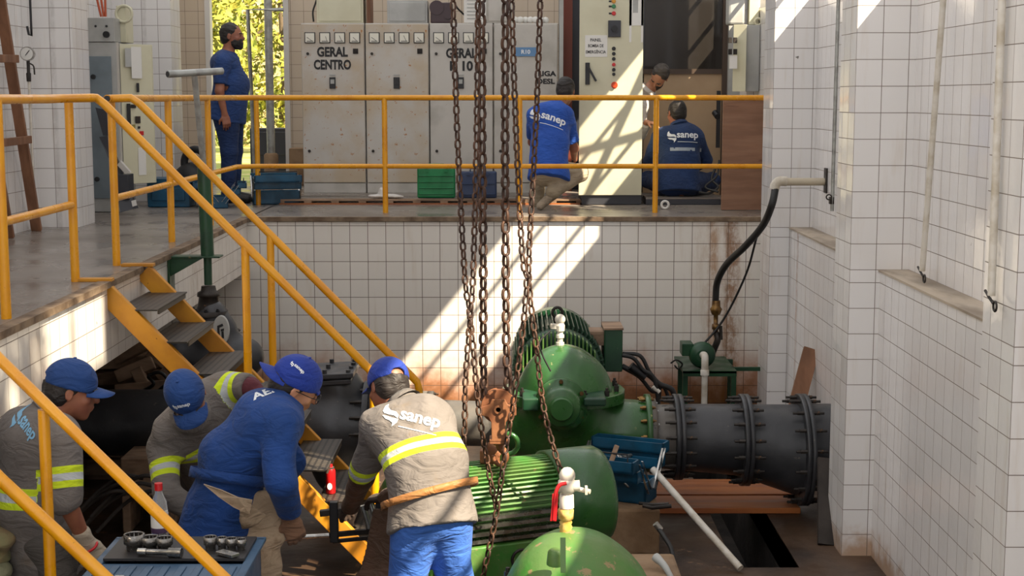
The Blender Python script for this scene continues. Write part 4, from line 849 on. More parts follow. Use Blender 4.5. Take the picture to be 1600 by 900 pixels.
# ------ wood stack and clutter beneath the platform
rr = random.Random(11)
k = 0
for lay in range(9):
    for j in range(2):
        z = PIT+.03+lay*.105; x0 = -3.15+rr.uniform(-.1, .1)+j*.62; ln = rr.uniform(.5, .72); y = 10.15+rr.uniform(-.12, .18)
        m = MB(); ang = rr.uniform(-.3, .3) if lay > 3 else rr.uniform(-.08, .08); m.beam((x0, y-.2*ang, z), (x0+ln, y+ln*ang, z+rr.uniform(-.012, .012)*(lay > 4)), .24, .085)
        single('timber_offcut', m, M_woodp, 'squared timber lying flat inside the stack under the platform, behind the black pipe', 'timber', 'timber offcuts stacked under the platform', bevel=.006)
TL = ('topmost left timber offcut under the platform, nearest the tiled edge', 'timber offcut second from the top at the left of the stack', 'short upright timber offcut at the left of the stack', 'broad tilted timber offcut at the right of the stack', 'long timber offcut sloping down behind the broad one', 'lowest visible timber offcut, lying along the top of the black pipe')
for q_, (a, b, w_) in enumerate((((180, 560, 9.95), (232, 533, 9.9), .10), ((182, 590, 9.8), (240, 566, 9.85), .09), ((212, 575, 9.8), (232, 615, 9.8), .08), ((255, 600, 9.9), (300, 560, 9.9), .16), ((236, 545, 10), (300, 590, 9.95), .13), ((180, 612, 9.75), (262, 604, 9.8), .09))):
    m = MB(); m.beam(W(*a), W(*b), w_, .07, up=(0, -1, .3)); single('timber_offcut', m, M_woodp, TL[q_], 'timber', 'loose timber offcuts on top of the stack', bevel=.008)
m = MB(); m.tube(arc([W(222, 612, 9.7), W(240, 600, 9.65), W(232, 588, 9.7), W(250, 582, 9.7), W(262, 596, 9.7), W(246, 612, 9.7)]), .012, 8); single('old_cable', m, M_rubber, 'black tangled cable lying on the timber stack', 'cable')
m = MB(); a = W(188, 716, 8.9); b = W(262, 775, 8.9); m.box((a.x, 8.9, b.z), (b.x, 9.25, a.z)); m.box((a.x, 8.9, PIT), (a.x+.05, 9.2, b.z)); m.box((b.x-.05, 8.9, PIT), (b.x, 9.2, b.z)); single('wooden_box', m, M_woodp, 'pale wooden box under the black pipe behind the men', 'box', bevel=.008)
m = MB()
for i in range(7): 
    p = W(150+9*i, 800-12*(i % 3), 8.2); m.tube(arc([p+V((-.2, 0, -.12)), p+V((-.05, .05, .03)), p+V((.1, .0, .12)), p+V((.2, .03, .1))]), .012, 6)
single('rope_heap', m, M_dark, 'dark heap of old rope and roots on the floor beneath the black pipe', 'rope')
# sunlit plank and bottom clutter between the men
m = MB(); m.box((W(380, 860, 7.2).x, 6.9, PIT), (W(500, 860, 7.2).x, 7.5, PIT+.10)); single('floor_timber', m, M_woodr, 'reddish timber lying on the pit floor between the men', 'timber', bevel=.006)
# ================================================================== PEOPLE
def fabric(name, c, c2=None, rough=0.85, bands=False, dirt=None):
    m, nt, b = newmat(name); N = NT(nt); co = N.obj()
    col = N.mix(N.ramp(N.noise(co, 5, 4), .35, .7), lin(c), lin(c2 or c))
    if dirt: col = N.mix(N.ramp(N.noise(co, 7, 5, .65), .55, .72), col, lin(dirt))
    if bands:
        at = N.n('ShaderNodeAttribute', attribute_name='band').outputs['Fac']
        y = N.ramp(at, .0435, .0415); s_ = N.ramp(at, .0155, .0135)
        col = N.mix(y, col, lin('#c9dc1e')); col = N.mix(s_, col, lin('#b4b8b8'))
    nt.links.new(col, b.inputs['Base Color']); b.inputs['Roughness'].default_value = rough; b.inputs['Sheen Weight'].default_value = .04
    h = N.m('ADD', N.m('MULTIPLY', N.noise(N.vm('MULTIPLY', co, (1, 1, 2.2)), 9, 3, .5, 1.2), 1.0), N.m('MULTIPLY', N.noise(co, 60, 2), .06))
    nt.links.new(N.bump(h, .55, .03), b.inputs['Normal']); return m
def skinmat(name, c, c2):
    m, nt, b = newmat(name); N = NT(nt); nt.links.new(N.mix(N.ramp(N.noise(N.obj(), 14, 3), .35, .7), lin(c), lin(c2)), b.inputs['Base Color']); b.inputs['Roughness'].default_value = .5
    b.inputs['Subsurface Weight'].default_value = .08; b.inputs['Subsurface Radius'].default_value = (.02, .008, .004); return m
K_tan = skinmat('skin_tan', '#9a6248', '#8a5440'); K_lt = skinmat('skin_light', '#c08a6c', '#b07658')
C_grey = fabric('grey_work_shirt', '#746d68', '#67605b', bands=True, dirt='#6c6156'); C_collar = fabric('grey_collar', '#746d68', '#67605b'); C_blue = fabric('royal_blue_cloth', '#0a3a7c', '#09336c'); C_tee = fabric('blue_tshirt', '#1f4fa8', '#1b4598'); C_navytee = fabric('navy_tshirt', '#1a3a70', '#173364')
C_navy = fabric('navy_cloth', '#16305c', '#122850'); C_lblue = fabric('bright_blue_trousers', '#3f6ec4', '#3360b4'); C_khaki = fabric('khaki_trousers', '#a59680', '#94866f'); C_dgrey = fabric('dark_grey_trousers', '#5a544e', '#4c4742')
C_brown = fabric('brown_leather', '#5c4030', '#46301f', .65); C_suede = fabric('suede_apron', '#a38e76', '#8f7a62', .9, dirt='#7d664e'); C_maroon = fabric('maroon_undershirt', '#5c1f2a', '#4d1822'); C_white = fabric('pale_shirt', '#cfcac4', '#c2bcb4'); C_glove = fabric('knitted_glove', '#b4a692', '#9c8d78'); C_dglove = fabric('dark_glove', '#3c2c22', '#2c2019')
C_cap = fabric('blue_cap', '#153e7a', '#123870', .8); C_cap2 = fabric('bright_blue_cap', '#15338e', '#122c80', .8)
M_hair = fabric('dark_hair', '#1b1512', '#261d18', .6); M_hairg = fabric('greying_hair', '#2a241f', '#4a423b', .6); M_boot = flat('black_boot', '#1f1b19', .6); M_shoe = fabric('worn_shoe', '#a59682', '#8a7b68'); M_logo = flat('white_print', '#dfe3e6', .7); M_logob = flat('light_blue_print', '#7fb0cf', .7); M_lens = flat('glasses_frame', '#1c1c20', .3)
M_belt = fabric('tan_strap', '#a5703c', '#8f5f32', .6)
def vec(a): return np.array(a, float)
def hand(s, wr, d, n, thumb, curl=.6, g=1.0, pad=0.0):
    """palm, four bent fingers and a thumb; d = pointing direction, n = direction the palm faces, thumb = +1/-1 side"""
    d = V(d).normalized(); n = V(n); n = (n-d*n.dot(d)).normalized(); sd = d.cross(n)*thumb; wr = V(wr)
    s.cone(wr-d*.01, wr+d*.03, (.031+pad, .021+pad), (.040+pad, .016+pad), k=.012, side=sd); s.cone(wr+d*.03, wr+d*.082*g, (.040+pad, .016+pad), (.042+pad, .013+pad), k=.008, side=sd)
    for i, (L, r) in enumerate(((.066, .0088), (.076, .0092), (.071, .0088), (.056, .0078))):
        p = wr+d*(.085-.004*abs(i-1.3))*g+sd*(.032-.0215*i); a = .15+.1*i*curl; dd = d
        for j, f in enumerate((.45, .32, .23)):
            a += curl*(.75, .8, .55)[j]; dd = (d*math.cos(a)+n*math.sin(a)).normalized(); q = p+dd*L*f*g
            s.cone(p, q, r+pad-.0006*j, r+pad-.001*(j+.5), k=.003); p = q
    p = wr+d*.022+sd*.030; q = p+(d*.55+sd*.6+n*.4).normalized()*.038; s.cone(p, q, .014+pad, .011+pad, k=.008); s.cone(q, q+(d*.8+sd*.1+n*.6).normalized()*.032, .0105+pad, .009+pad, k=.004)
def head(s, c, f, u, big=1.0):
    r = f.cross(u); A = (tuple(r), tuple(f), tuple(u)); g = lambda x, y, z: c+r*x*big+f*y*big+u*z*big
    s.ell(g(0, -.012, .032), (.077, .098, .088), k=.02, axes=A); s.ell(g(0, .03, -.04), (.060, .066, .070), k=.03, axes=A); s.ell(g(0, .062, -.092), (.028, .022, .020), k=.02, axes=A)
    s.ell(g(0, .080, .022), (.046, .014, .011), k=.012, axes=A)
    for q in (-1, 1): s.ell(g(q*.031, .098, .006), (.015, .013, .010), k=.008, axes=A, mode='s'); s.ell(g(q*.031, .078, .004), (.013, .012, .010), k=.003, axes=A); s.ell(g(q*.045, .062, -.022), (.018, .018, .018), k=.015, axes=A)
    s.cone(g(0, .092, .012), g(0, .108, -.022), .008, .0135, k=.008); s.ell(g(0, .094, -.050), (.023, .008, .007), k=.005, axes=A); s.ell(g(0, .091, -.061), (.019, .008, .007), k=.005, axes=A)
    for q in (-1, 1): s.ell(g(q*.079, -.012, -.004), (.007, .019, .031), k=.005, axes=A); s.ell(g(q*.087, -.008, -.004), (.006, .010, .018), k=.004, axes=A, mode='s')
def person(label, J, f, u, loc, shirt=None, trousers=None, cap=None, hair=M_hair, skin=K_tan, hands=((None, None), (None, None)), gloves=None, boots=M_boot, girth=1.0, vox=.0065,
           sleeve=(1.0, 1.0), hem=.0, bands=None, beard=False, collar=True, cap_back=False, rnd=0, loose=1.0, foldamp=.007, hemflare=0, tuck=False):
    t = thing('person', label, 'person', loc); f = V(f).normalized(); u = V(u); u = (u-f*u.dot(f)).normalized(); P = {k: V(v) for k, v in J.items()}
    sh = (P['shR']-P['shL']); hp = (P['hipR']-P['hipL']); pel = (P['hipR']+P['hipL'])/2; che = (P['shR']+P['shL'])/2; neck = P['neck']; hd = P['head']; mid = pel.lerp(che, .5)+P.get('bend', V((0, 0, 0)))
    s = SDF(); G = girth
    def torso(s, e, lo=0.0):
        s.cone(pel-(mid-pel)*(.10+lo), mid, (.138*G+e, .098*G+e), (.140*G+e, .100*G+e), k=.05, side=hp); s.cone(mid, che-(che-mid)*.12, (.140*G+e, .100*G+e), (.168+e, .110+e), k=.05, side=sh)
        s.cone(che-sh*.30, che+sh*.30, .082+e, .082+e, k=.06)
        s.cone(che, neck, .095+e*.6, .062+e*.4, k=.05)
    torso(s, 0)
    s.cone(neck-(hd-neck)*.2, hd-u*.045-f*.02, .060, .056, k=.03); head(s, hd, f, u)
    for q in 'LR':
        S_, E_, W_ = P['sh'+q], P['el'+q], P['wr'+q]
        s.cone(S_, E_, .052, .040, k=.03); s.cone(E_, W_, .041, .027, k=.02)
        hdir, hn = hands[0 if q == 'L' else 1]; hdir = V(hdir) if hdir is not None else (W_-E_); hn = V(hn) if hn is not None else f
        hand(s, W_+hdir.normalized()*.012, hdir, hn, 1 if q == 'L' else -1, .45)
        Hp, K_, A_ = P['hip'+q], P['kn'+q], P['an'+q]
        s.cone(Hp+(pel-Hp)*.3, K_, .070*G, .054, k=.05); s.cone(K_, A_, .056, .036, k=.03); ft = P.get('toe'+q, A_+V((f.x, f.y, 0)).normalized()*.17+V((0, 0, -.05)))
        s.cone(A_-V((0, 0, .03)), ft, .036, .026, k=.02)
    body = sdf_obj('body', s, skin, t, vox)
    # eyes as small children where the face can be seen
    r = f.cross(u)
    m = MB()
    for q in (-1, 1): m.ball(hd+r*q*.031+f*.083+u*.004, .0075, 10)
    part('eyes', m, flat('eye_dark', '#221a16', .2), t)
    m = MB()
    for q in (-1, 1): m.tube([hd+r*q*.014+f*.096+u*.022, hd+r*q*.032+f*.097+u*.028, hd+r*q*.05+f*.083+u*.022], .0045, 6)
    part('eyebrows', m, hair, t)
    A = (tuple(r), tuple(f), tuple(u)); g = lambda x, y, z: hd+r*x+f*y+u*z
    h = SDF(); h.ell(g(0, -.022, .038), (.084, .099, .094), k=.01, axes=A); h.ell(g(0, -.05, -.02), (.074, .062, .062), k=.03, axes=A)
    h.plane(g(0, .035, .03), f*.8-u*.6); 
    if cap is not None: h.plane(g(0, 0, .035), u)
    h.ell(g(0, .07, -.06), (.09, .075, .085), k=.01, axes=A, mode='s')
    h.disp = folds(.003, 3, 120, rnd=rnd+5); sdf_obj('hair', h, hair, t, .005, smooth=1)
    if beard:
        b = SDF(); b.ell(g(0, .032, -.056), (.066, .071, .066), k=.02, axes=A); b.ell(g(0, .070, -.100), (.035, .028, .026), k=.02, axes=A); b.plane(g(0, 0, -.035), u-f*.25); b.plane(g(0, -.02, 0), -f); b.ell(g(0, .105, -.052), (.024, .014, .009), k=.004, axes=A, mode='s'); b.disp = folds(.0015, 2, 150); sdf_obj('beard', b, hair, t, .005, smooth=1)
    out = {'t': t, 'body': body, 'pel': pel, 'che': che, 'mid': mid, 'f': f, 'u': u, 'r': r, 'hd': hd}
    if trousers is not None:
        s = SDF(); e = .018
        s.cone(pel, pel+(mid-pel)*.35, (.160*G+e*.3, .118*G+e*.3), (.150*G, .110*G), k=.04, side=hp)
        for q in 'LR':
            Hp, K_, A_ = P['hip'+q], P['kn'+q], P['an'+q]; s.cone(Hp+(pel-Hp)*.32, K_, .104*G+e*.3, .078, k=.03); s.cone(K_, A_, .078, .066, k=.03); s.cone(A_, A_+(A_-K_).normalized()*.02, .066, .07, k=.01)
        s.disp = folds(foldamp, 4, 26, d=(.6, .2, .8), rnd=rnd+1); out['trousers'] = sdf_obj('trousers', s, trousers, t, .009)
    if boots is not None:
        for q in 'LR':
            A_ = P['an'+q]; ft = P.get('toe'+q, A_+V((f.x, f.y, 0)).normalized()*.19+V((0, 0, -.05))); dd = (ft-A_).normalized()
            s = SDF(); s.cone(A_+V((0, 0, .06)) if abs(ft.z-A_.z) < .12 else A_, A_-V((0, 0, .01)), .052, .05, k=.03); s.cone(A_-V((0, 0, .025)), ft, (.046, .048), (.046, .036), k=.03, side=dd.cross(V((0, 0, 1)))); sdf_obj('boot', s, boots, t, .01)
    if shirt is not None:
        s = SDF(); e = .020*loose; torso(s, e, hem)
        ax = (mid-pel).normalized(); L_ = (hemflare if hemflare else (mid-pel).length*(.30+hem))
        s.cone(mid, pel-ax*(L_+.03), (.142*G+e, .104*G+e), (.172*G+e*.8, .134*G+e*.8), k=.03, side=hp)
        if hemflare: s.cone(pel, pel-(mid-pel).normalized()*hemflare, (.165*G+e, .125*G+e), (.235*G, .19*G), k=.05, side=hp)
        for i, q in enumerate('LR'):
            S_, E_, W_ = P['sh'+q], P['el'+q], P['wr'+q]; L = sleeve[i]
            if L <= 1.0: s.cone(S_, S_.lerp(E_, L), .062+e*.6, .056+e*.35, k=.035)
            else: s.cone(S_, E_, .062+e*.6, .052+e*.4, k=.035); s.cone(E_, E_.lerp(W_, L-1), .052+e*.4, .040+e*.35, k=.02)
            if L <= 1.0: cp, cd = S_.lerp(E_, L), (E_-S_)
            else: cp, cd = E_.lerp(W_, L-1), (W_-E_)
            s.plane_local(cp, cd, cp, .085)
        s.plane_local(pel-ax*L_, -ax, pel-ax*L_, .34)
        s.plane_local(neck+(hd-neck)*.30, (hd-neck), neck+(hd-neck)*.3, .10)
        s.disp = folds(foldamp*1.05, 5, 24, d=(.3, .3, .6), rnd=rnd)
        def bandf(Pt):
            o = np.full(len(Pt), 9.0)
            if bands is None: return o
            segs = [('T', vec(pel), vec(che))]+[('L', vec(P['shL']), vec(P['elL'])), ('R', vec(P['shR']), vec(P['elR']))]+[('l', vec(P['elL']), vec(P['wrL'])), ('r', vec(P['elR']), vec(P['wrR']))]
            D = []; TT = []
            for k, a, b in segs:
                d = b-a; L2 = d@d; tt = ((Pt-a)@d)/L2; q = Pt-a-np.clip(tt, 0, 1)[:, None]*d; D.append(np.linalg.norm(q, axis=1)-(.14 if k == 'T' else .06)); TT.append((tt, math.sqrt(L2)))
            w_ = np.argmin(np.array(D), 0)
            for i, (k, a, b) in enumerate(segs):
                if k in bands:
                    sel = w_ == i; o[sel] = np.abs(TT[i][0][sel]-bands[k])*TT[i][1]
            return o
        out['shirt'] = sdf_obj('shirt', s, shirt, t, .0075, band=bandf)
        if collar:
            m = MB(); cd = (hd-neck).normalized(); cc = neck+(hd-neck)*.22; a = cd.cross(f).normalized(); b = a.cross(cd)
            vs, fs = [], []
            for k, (z, R) in enumerate(((-.025, .084), (.022, .072), (.024, .078), (-.012, .096))):
                for i in range(24): g_ = 2*math.pi*i/24; vs.append(cc+cd*z+(a*math.cos(g_)+b*math.sin(g_)*1.05)*R)
            fs = [(k*24+i, k*24+(i+1)%24, (k+1)*24+(i+1)%24, (k+1)*24+i) for k in range(3) for i in range(24)]
            m.add(vs, fs, 0, True); part('collar', m, C_collar if bands is not None else shirt, out['shirt'])
    if gloves is not None:
        for i, q in enumerate('LR'):
            if gloves[i] is None: continue
            hdir, hn = hands[i]; W_, E_ = P['wr'+q], P['el'+q]; hdir = V(hdir) if hdir is not None else (W_-E_); hn = V(hn) if hn is not None else f
            s = SDF(); hand(s, W_+hdir.normalized()*.012, hdir, hn, 1 if q == 'L' else -1, .45, pad=.0035); s.cone(W_, W_-(W_-E_).normalized()*.04, .034, .038, k=.01); sdf_obj('glove', s, gloves[i], t, .005, smooth=1)
    if cap is not None:
        ff = -f if cap_back else f
        g = lambda x, y, z: hd+r*x+ff*y+u*z; A2 = (tuple(r), tuple(ff), tuple(u))
        tl = (u+ff*.10).normalized()
        s = SDF(); yo = .012 if cap_back else -.012; s.ell(g(0, yo, .040), (.091, .110, .100), k=.01, axes=A2); s.plane(g(0, 0, .016), -tl); s.ell(g(0, yo, .035), (.082, .100, .090), k=.004, axes=A2, mode='s')
        if not cap_back or True: s.ell(g(0, -.115, .040), (.032, .03, .020), k=.005, axes=A2, mode='s')
        cp = sdf_obj('cap', s, cap, t, .005, smooth=1)
        m = MB(); n = 14; vs = []; fs = []
        for layer in (0, 1):
            for i in range(n+1):
                a = math.pi*(i/n)-math.pi/2
                for j, rr_ in enumerate((0, .5, 1)):
                    x = math.sin(a)*(.076+.004*rr_); y0_ = .062+.04*math.cos(a)**.8 if abs(a) < 1.57 else .062; y = y0_+rr_*.078*math.cos(a)**.6 if abs(a) < 1.57 else y0_
                    z = .035-.012*rr_-(math.sin(a)**2)*.022-.003*layer; vs.append(g(x, y+yo*.5, z))
        st = (n+1)*3
        for i in range(n):
            for j in range(2): a_ = i*3+j; fs += [(a_, a_+1, a_+4, a_+3), (st+a_, st+a_+3, st+a_+4, st+a_+1)]
            a_ = i*3+2; fs.append((a_, st+a_, st+a_+3, a_+3))
        m.add(vs, fs, 0, True); part('brim', m, cap, cp)
        m = MB(); m.ball(g(0, yo, .141), (.008, .008, .004)); part('button', m, cap, cp)
        m = MB(); vs = [g(math.sin(a)*.089, -.105*math.cos(a)+yo*.3, .026) for a in [(-.55+1.1*i/10) for i in range(11)]]; m.tube(vs, .0075, 6); part('strap', m, cap, cp)
        out['cap'] = cp; out['ff'] = ff
    return out
def emblem(name, c, right, up, s_, mat, parent, surf):
    polys = []
    top = [(-.45, .10), (-.40, .40), (-.25, .55), (-.22, .35), (-.05, .22), (.25, .20), (.42, .05), (.40, -.12), (.2, -.02), (-.1, -.02), (-.35, .0)]
    bot = [(.45, -.15), (.42, -.35), (.20, -.62), (.20, -.42), (.02, -.32), (-.22, -.28), (-.42, -.12), (-.2, -.12), (.15, -.16)]
    polys = [[(x*s_, y*s_) for x, y in top], [(x*s_, y*s_) for x, y in bot]]
    return shape_decal(name, polys, c, right, up, mat, parent, surf, label='leaf-like swirl emblem')
def logo(o, c, right, up, h, mat=None, surf=None, sub=True, txt='sanep'):
    """swirl emblem followed by the company word and a thin line of small print below it"""
    surf = surf or o['shirt']; mat = mat or M_logo; right = V(right).normalized(); up = V(up); up = (up-right*up.dot(right)).normalized(); c = V(c)
    emblem('emblem', c-right*h*2.35, right, up, h*1.75, mat, surf, surf)
    lettering('lettering', txt, c+right*h*.35, right, up, h*1.1, mat, surf, bold=.025, width=h*3.7, surf=surf)
    if sub: shape_decal('small_print', [[(-h*1.4, -h*.95), (h*2.1, -h*.95), (h*2.1, -h*.87), (-h*1.4, -h*.87)]], c, right, up, mat, surf, surf)
def legs(J, kf, kw=.0, foot=.1, z=PIT, sep=.0):
    """standing legs: ankles below the hips, knees pushed by kf"""
    for q, sg in (('L', -1), ('R', 1)):
        h = J['hip'+q]; lat = (J['hipR']-J['hipL']).normalized(); a = V((h.x, h.y, z+.085))+V(kf)*.2+lat*sg*sep; J['an'+q] = a; J['kn'+q] = h.lerp(a, .5)+V(kf)*.6
    return J
# --- man in grey with bright trousers, seen from behind (centre)
J = dict(hipL=W(642, 806, 6.15), hipR=W(708, 800, 6.2), shL=W(592, 668, 6.42), shR=W(684, 655, 6.38), neck=W(634, 640, 6.47), head=W(606, 606, 6.55), elL=W(566, 742, 6.58), wrL=W(548, 790, 6.82), elR=W(662, 752, 6.62), wrR=W(606, 778, 6.76), bend=V((.03, -.04, .02)))
legs(J, (-.02, .12, 0), sep=.05)
m4 = person('worker seen from behind in grey shirt, bright blue trousers and blue cap', J, (-.50, .72, -.42), (-.1, .42, .9), (J['anL'].x, 6.2, PIT), shirt=C_grey, trousers=C_lblue, cap=C_cap2, bands={'T': .60, 'L': .88, 'R': .88}, hands=(((-.25, .75, -.3), (.5, 0, -.8)), ((-.7, .5, -.15), (0, .2, -1))), gloves=(C_dglove, C_dglove), sleeve=(1.0, 1.0), hem=-.02, rnd=3, girth=1.05, loose=1.25, foldamp=.010)

logo(m4, W(650, 655, 6.2), (1, 0, -.26), (.1, .3, 1), .048)
s = SDF()
for q in 'LR':
    E_, W_ = J['el'+q], J['wr'+q]; S_ = J['sh'+q]; s.cone(E_.lerp(S_, .22), E_, .060, .058, k=.02); s.cone(E_, W_, .058, .044, k=.02)
s.disp = folds(.006, 3, 45); sdf_obj('arm_guard', s, C_brown, m4['t'], .007, label='dark brown leather sleeve guards')
# tan strap round the waist, apron hanging in front
m = MB(); n = 30; pts = []; pc_ = m4['pel'].lerp(m4['mid'], .42); ax = (m4['mid']-m4['pel']).normalized(); hx = (J['hipR']-J['hipL']).normalized(); fx = ax.cross(hx).normalized()
for i in range(n+1):
    a = 2*math.pi*i/n; pts.append(pc_+hx*math.cos(a)*.212+fx*math.sin(a)*.170+ax*(.035*math.cos(a)))
vs = [];
for p in pts: d_ = (p-pc_).normalized(); vs += [p+ax*.016, p+ax*.016+d_*.006, p-ax*.016+d_*.006, p-ax*.016]
m.add(vs, [(4*i+k, 4*i+(k+1)%4, 4*(i+1)+(k+1)%4, 4*(i+1)+k) for i in range(n) for k in range(4)], 0, True); part('waist_strap', m, M_belt, m4['t'])
s = SDF(); a, b, c = W(648, 770, 6.33), W(608, 800, 6.45), W(588, 905, 6.35); s.cone(a, b, (.07, .012), (.09, .012), k=.03, side=(.8, -.5, 0)); s.cone(b, c, (.09, .012), (.10, .012), k=.03, side=(.8, -.5, 0)); s.cone(c, c-V((0, 0, .2)), (.10, .012), (.11, .012), k=.03, side=(.8, -.5, 0)); s.disp = folds(.006, 3, 30); sdf_obj('apron', s, C_brown, m4['t'], .007)
# --- man in blue smock, side on, leaning right
J = dict(hipR=W(358, 800, 5.98), hipL=W(342, 792, 6.22), shR=W(436, 668, 5.92), shL=W(408, 648, 6.28), neck=W(440, 634, 6.13), head=W(461, 604, 6.17), elR=W(440, 752, 5.84), wrR=W(452, 806, 6.0), elL=W(452, 722, 6.36), wrL=W(428, 775, 6.42), bend=V((-.05, -.0, .04)))
legs(J, (.05, .0, 0))
m3 = person('worker in royal blue smock with backwards cap and suede apron, leaning right', J, (.80, .30, -.50), (.5, -.02, .86), (J['anR'].x, 6.1, PIT), shirt=C_blue, trousers=C_navy, cap=C_cap2, cap_back=True, skin=K_lt, hands=(((.3, .2, -.9), (-1, 0, 0)), ((.25, .2, -.95), (-.3, .9, 0))), gloves=(fabric('tan_leather_glove', '#7d5c46', '#5f4434'), fabric('tan_leather_glove', '#7d5c46', '#5f4434')), sleeve=(1.95, 1.9), hemflare=.22, rnd=8, girth=1.0, loose=1.5, foldamp=.009)
lettering('lettering', 'AEP', W(414, 614, 6.1), (.95, .3, .38), (-.4, .2, .9), .032, M_logo, m3['shirt'], bold=.03, width=.12, surf=m3['shirt'])
m = MB(); r_, f_, h_, u_ = m3['r'], m3['f'], m3['hd'], m3['u']
for q in (-1, 1): m.ring(h_+r_*q*.032+f_*.108+u_*.004, f_, .021, .0022, 18, 5); m.tube([h_+r_*q*.052+f_*.105+u_*.006, h_+r_*q*.08+f_*.06+u_*.008, h_+r_*q*.083-f_*.01+u_*.006], .002, 5)
part('glasses', m, M_lens, m3['t'])
def sash(o, J, frac, R1, R2, w_, mat, nm, tiltv=0.0, a0=0, a1=360, thick=.007):
    m = MB(); n = 30; pc_ = o['pel'].lerp(o['mid'], frac); ax = (o['mid']-o['pel']).normalized(); hx = (J['hipR']-J['hipL']).normalized(); fx = ax.cross(hx).normalized(); vs = []
    for i in range(n+1):
        a = math.radians(a0+(a1-a0)*i/n); p = pc_+hx*math.cos(a)*R1+fx*math.sin(a)*R2+ax*(tiltv*math.cos(a)); d_ = (p-pc_).normalized(); vs += [p+ax*w_/2, p+ax*w_/2+d_*thick, p-ax*w_/2+d_*thick, p-ax*w_/2]
    m.add(vs, [(4*i+k, 4*i+(k+1)%4, 4*(i+1)+(k+1)%4, 4*(i+1)+k) for i in range(n) for k in range(4)], 0, True); return part(nm, m, mat, o['t'])
sash(m3, J, .62, .205, .166, .045, C_blue, 'smock_belt', 0)
s = SDF(); a, b, c, d = W(322, 762, 5.78), W(384, 792, 5.80), W(404, 850, 5.86), W(400, 905, 5.86)
s.cone(W(412, 775, 6.02), W(410, 845, 5.98), (.09, .02), (.085, .02), k=.03, side=(1, .35, 0)); s.cone(b, W(398, 815, 5.85), (.03, .01), (.06, .012), k=.03, side=(1, .5, 0)); s.cone(W(410, 845, 5.98), W(404, 905, 5.95)-V((0, 0, .25)), (.085, .02), (.09, .02), k=.03, side=(1, .35, 0)); s.disp = folds(.006, 3, 30); sdf_obj('apron', s, C_suede, m3['t'], .007)
m = MB(); m.prism([W(318, 757, 5.86), W(345, 766, 5.80), W(372, 778, 5.785), W(394, 782, 5.80), W(390, 804, 5.80), W(365, 793, 5.785), W(342, 777, 5.80)], (0, .012, 0)); part('apron_strap', m, C_suede, m3['t'])
# --- man at the left, profile
J = dict(hipR=W(88, 845, 5.62), hipL=W(42, 838, 5.85), shR=W(96, 688, 5.56), shL=W(26, 672, 5.92), neck=W(74, 652, 5.77), head=W(112, 612, 5.80), elR=W(103, 782, 5.50), wrR=W(133, 846, 5.58), elL=W(30, 775, 6.02), wrL=W(95, 830, 6.1), bend=V((-.03, -.03, 0)))
for k_ in J: J[k_] = V((0, 0, EYE))+(J[k_]-V((0, 0, EYE)))*1.035
legs(J, (.03, .03, 0))
m1 = person('worker at the far left in grey shirt and blue cap, behind the nearest handrail', J, (.93, .30, -.22), (.2, .1, .97), (J['anR'].x, 5.8, PIT), shirt=C_grey, trousers=C_dgrey, cap=C_cap, bands={'T': .50, 'R': .62, 'L': .6}, hands=(((.8, .5, -.4), (0, 0, -1)), ((.55, .2, -.8), (-.2, .8, -.3))), gloves=(None, C_glove), sleeve=(1.05, 1.15), hem=.35, rnd=5, girth=1.15, loose=1.4, foldamp=.010)
logo(m1, W(40, 668, 5.8), (.82, -.45, -.38), (.1, .0, 1), .038, mat=M_logob, sub=False)
m = MB(); p = J['wrR']; m.ring(p+V((.008, .0, -.02)), (J['wrR']-J['elR']), .040, .006, 20, 6); part('glove_cuff', m, M_red, m1['t'], label='red glove cuff')
# --- crouching man in grey, bent toward the viewer
J = dict(hipL=W(352, 792, 7.18), hipR=W(405, 775, 7.2), shL=W(252, 700, 6.78), shR=W(352, 606, 6.92), neck=W(298, 650, 6.74), head=W(293, 622, 6.56), elL=W(262, 772, 6.62), wrL=W(318, 806, 6.58), elR=W(392, 606, 6.82), wrR=W(436, 655, 6.72), bend=V((-.02, .02, .02)))
legs(J, (.0, -.2, 0), sep=.06)
m2 = person('worker bent far over in grey shirt with yellow bands, face hidden by his blue cap', J, (.30, -.62, -.72), (-.12, -.72, .60), (J['anL'].x, 7.1, PIT), shirt=C_grey, trousers=C_dgrey, cap=C_cap, bands={'T': .84, 'L': .52, 'R': .45}, hands=(((.6, -.1, -.7), (0, .5, -.8)), ((.6, 0, -.8), (0, .5, -.5))), gloves=(C_glove, C_glove), sleeve=(1.75, .95), hem=.1, rnd=12, girth=1.1, loose=1.45, foldamp=.011)
s = SDF(); s.cone(J['elR'].lerp(J['shR'], .22), J['elR'], .052, .048, k=.02); s.cone(J['elR'], J['wrR'], .048, .036, k=.02); s.disp = folds(.004, 3, 50); sdf_obj('undershirt_sleeve', s, C_maroon, m2['t'], .007, label='maroon undershirt sleeve')
# cap prints
def capprint(o, dx, dy, dz, h, up_=None, txt='sanep'):
    r, u = o['r'], o['u']; f = o['ff']; c = o['hd']+r*dx+f*dy+u*dz; n = (V(c)-(o['hd']+u*.02)).normalized(); rt = u.cross(n).normalized() if up_ is None else up_.cross(n).normalized(); up = n.cross(rt)
    emblem('emblem', c-rt*h*2.1, rt, up, h*1.4, M_logo, o['cap'], o['cap']); lettering('lettering', txt, c+rt*h*.3, rt, up, h, M_logo, o['cap'], bold=.03, width=h*3.4, surf=o['cap'])
capprint(m2, .012, .085, .085, .017); capprint(m3, .062, .045, .085, .015)
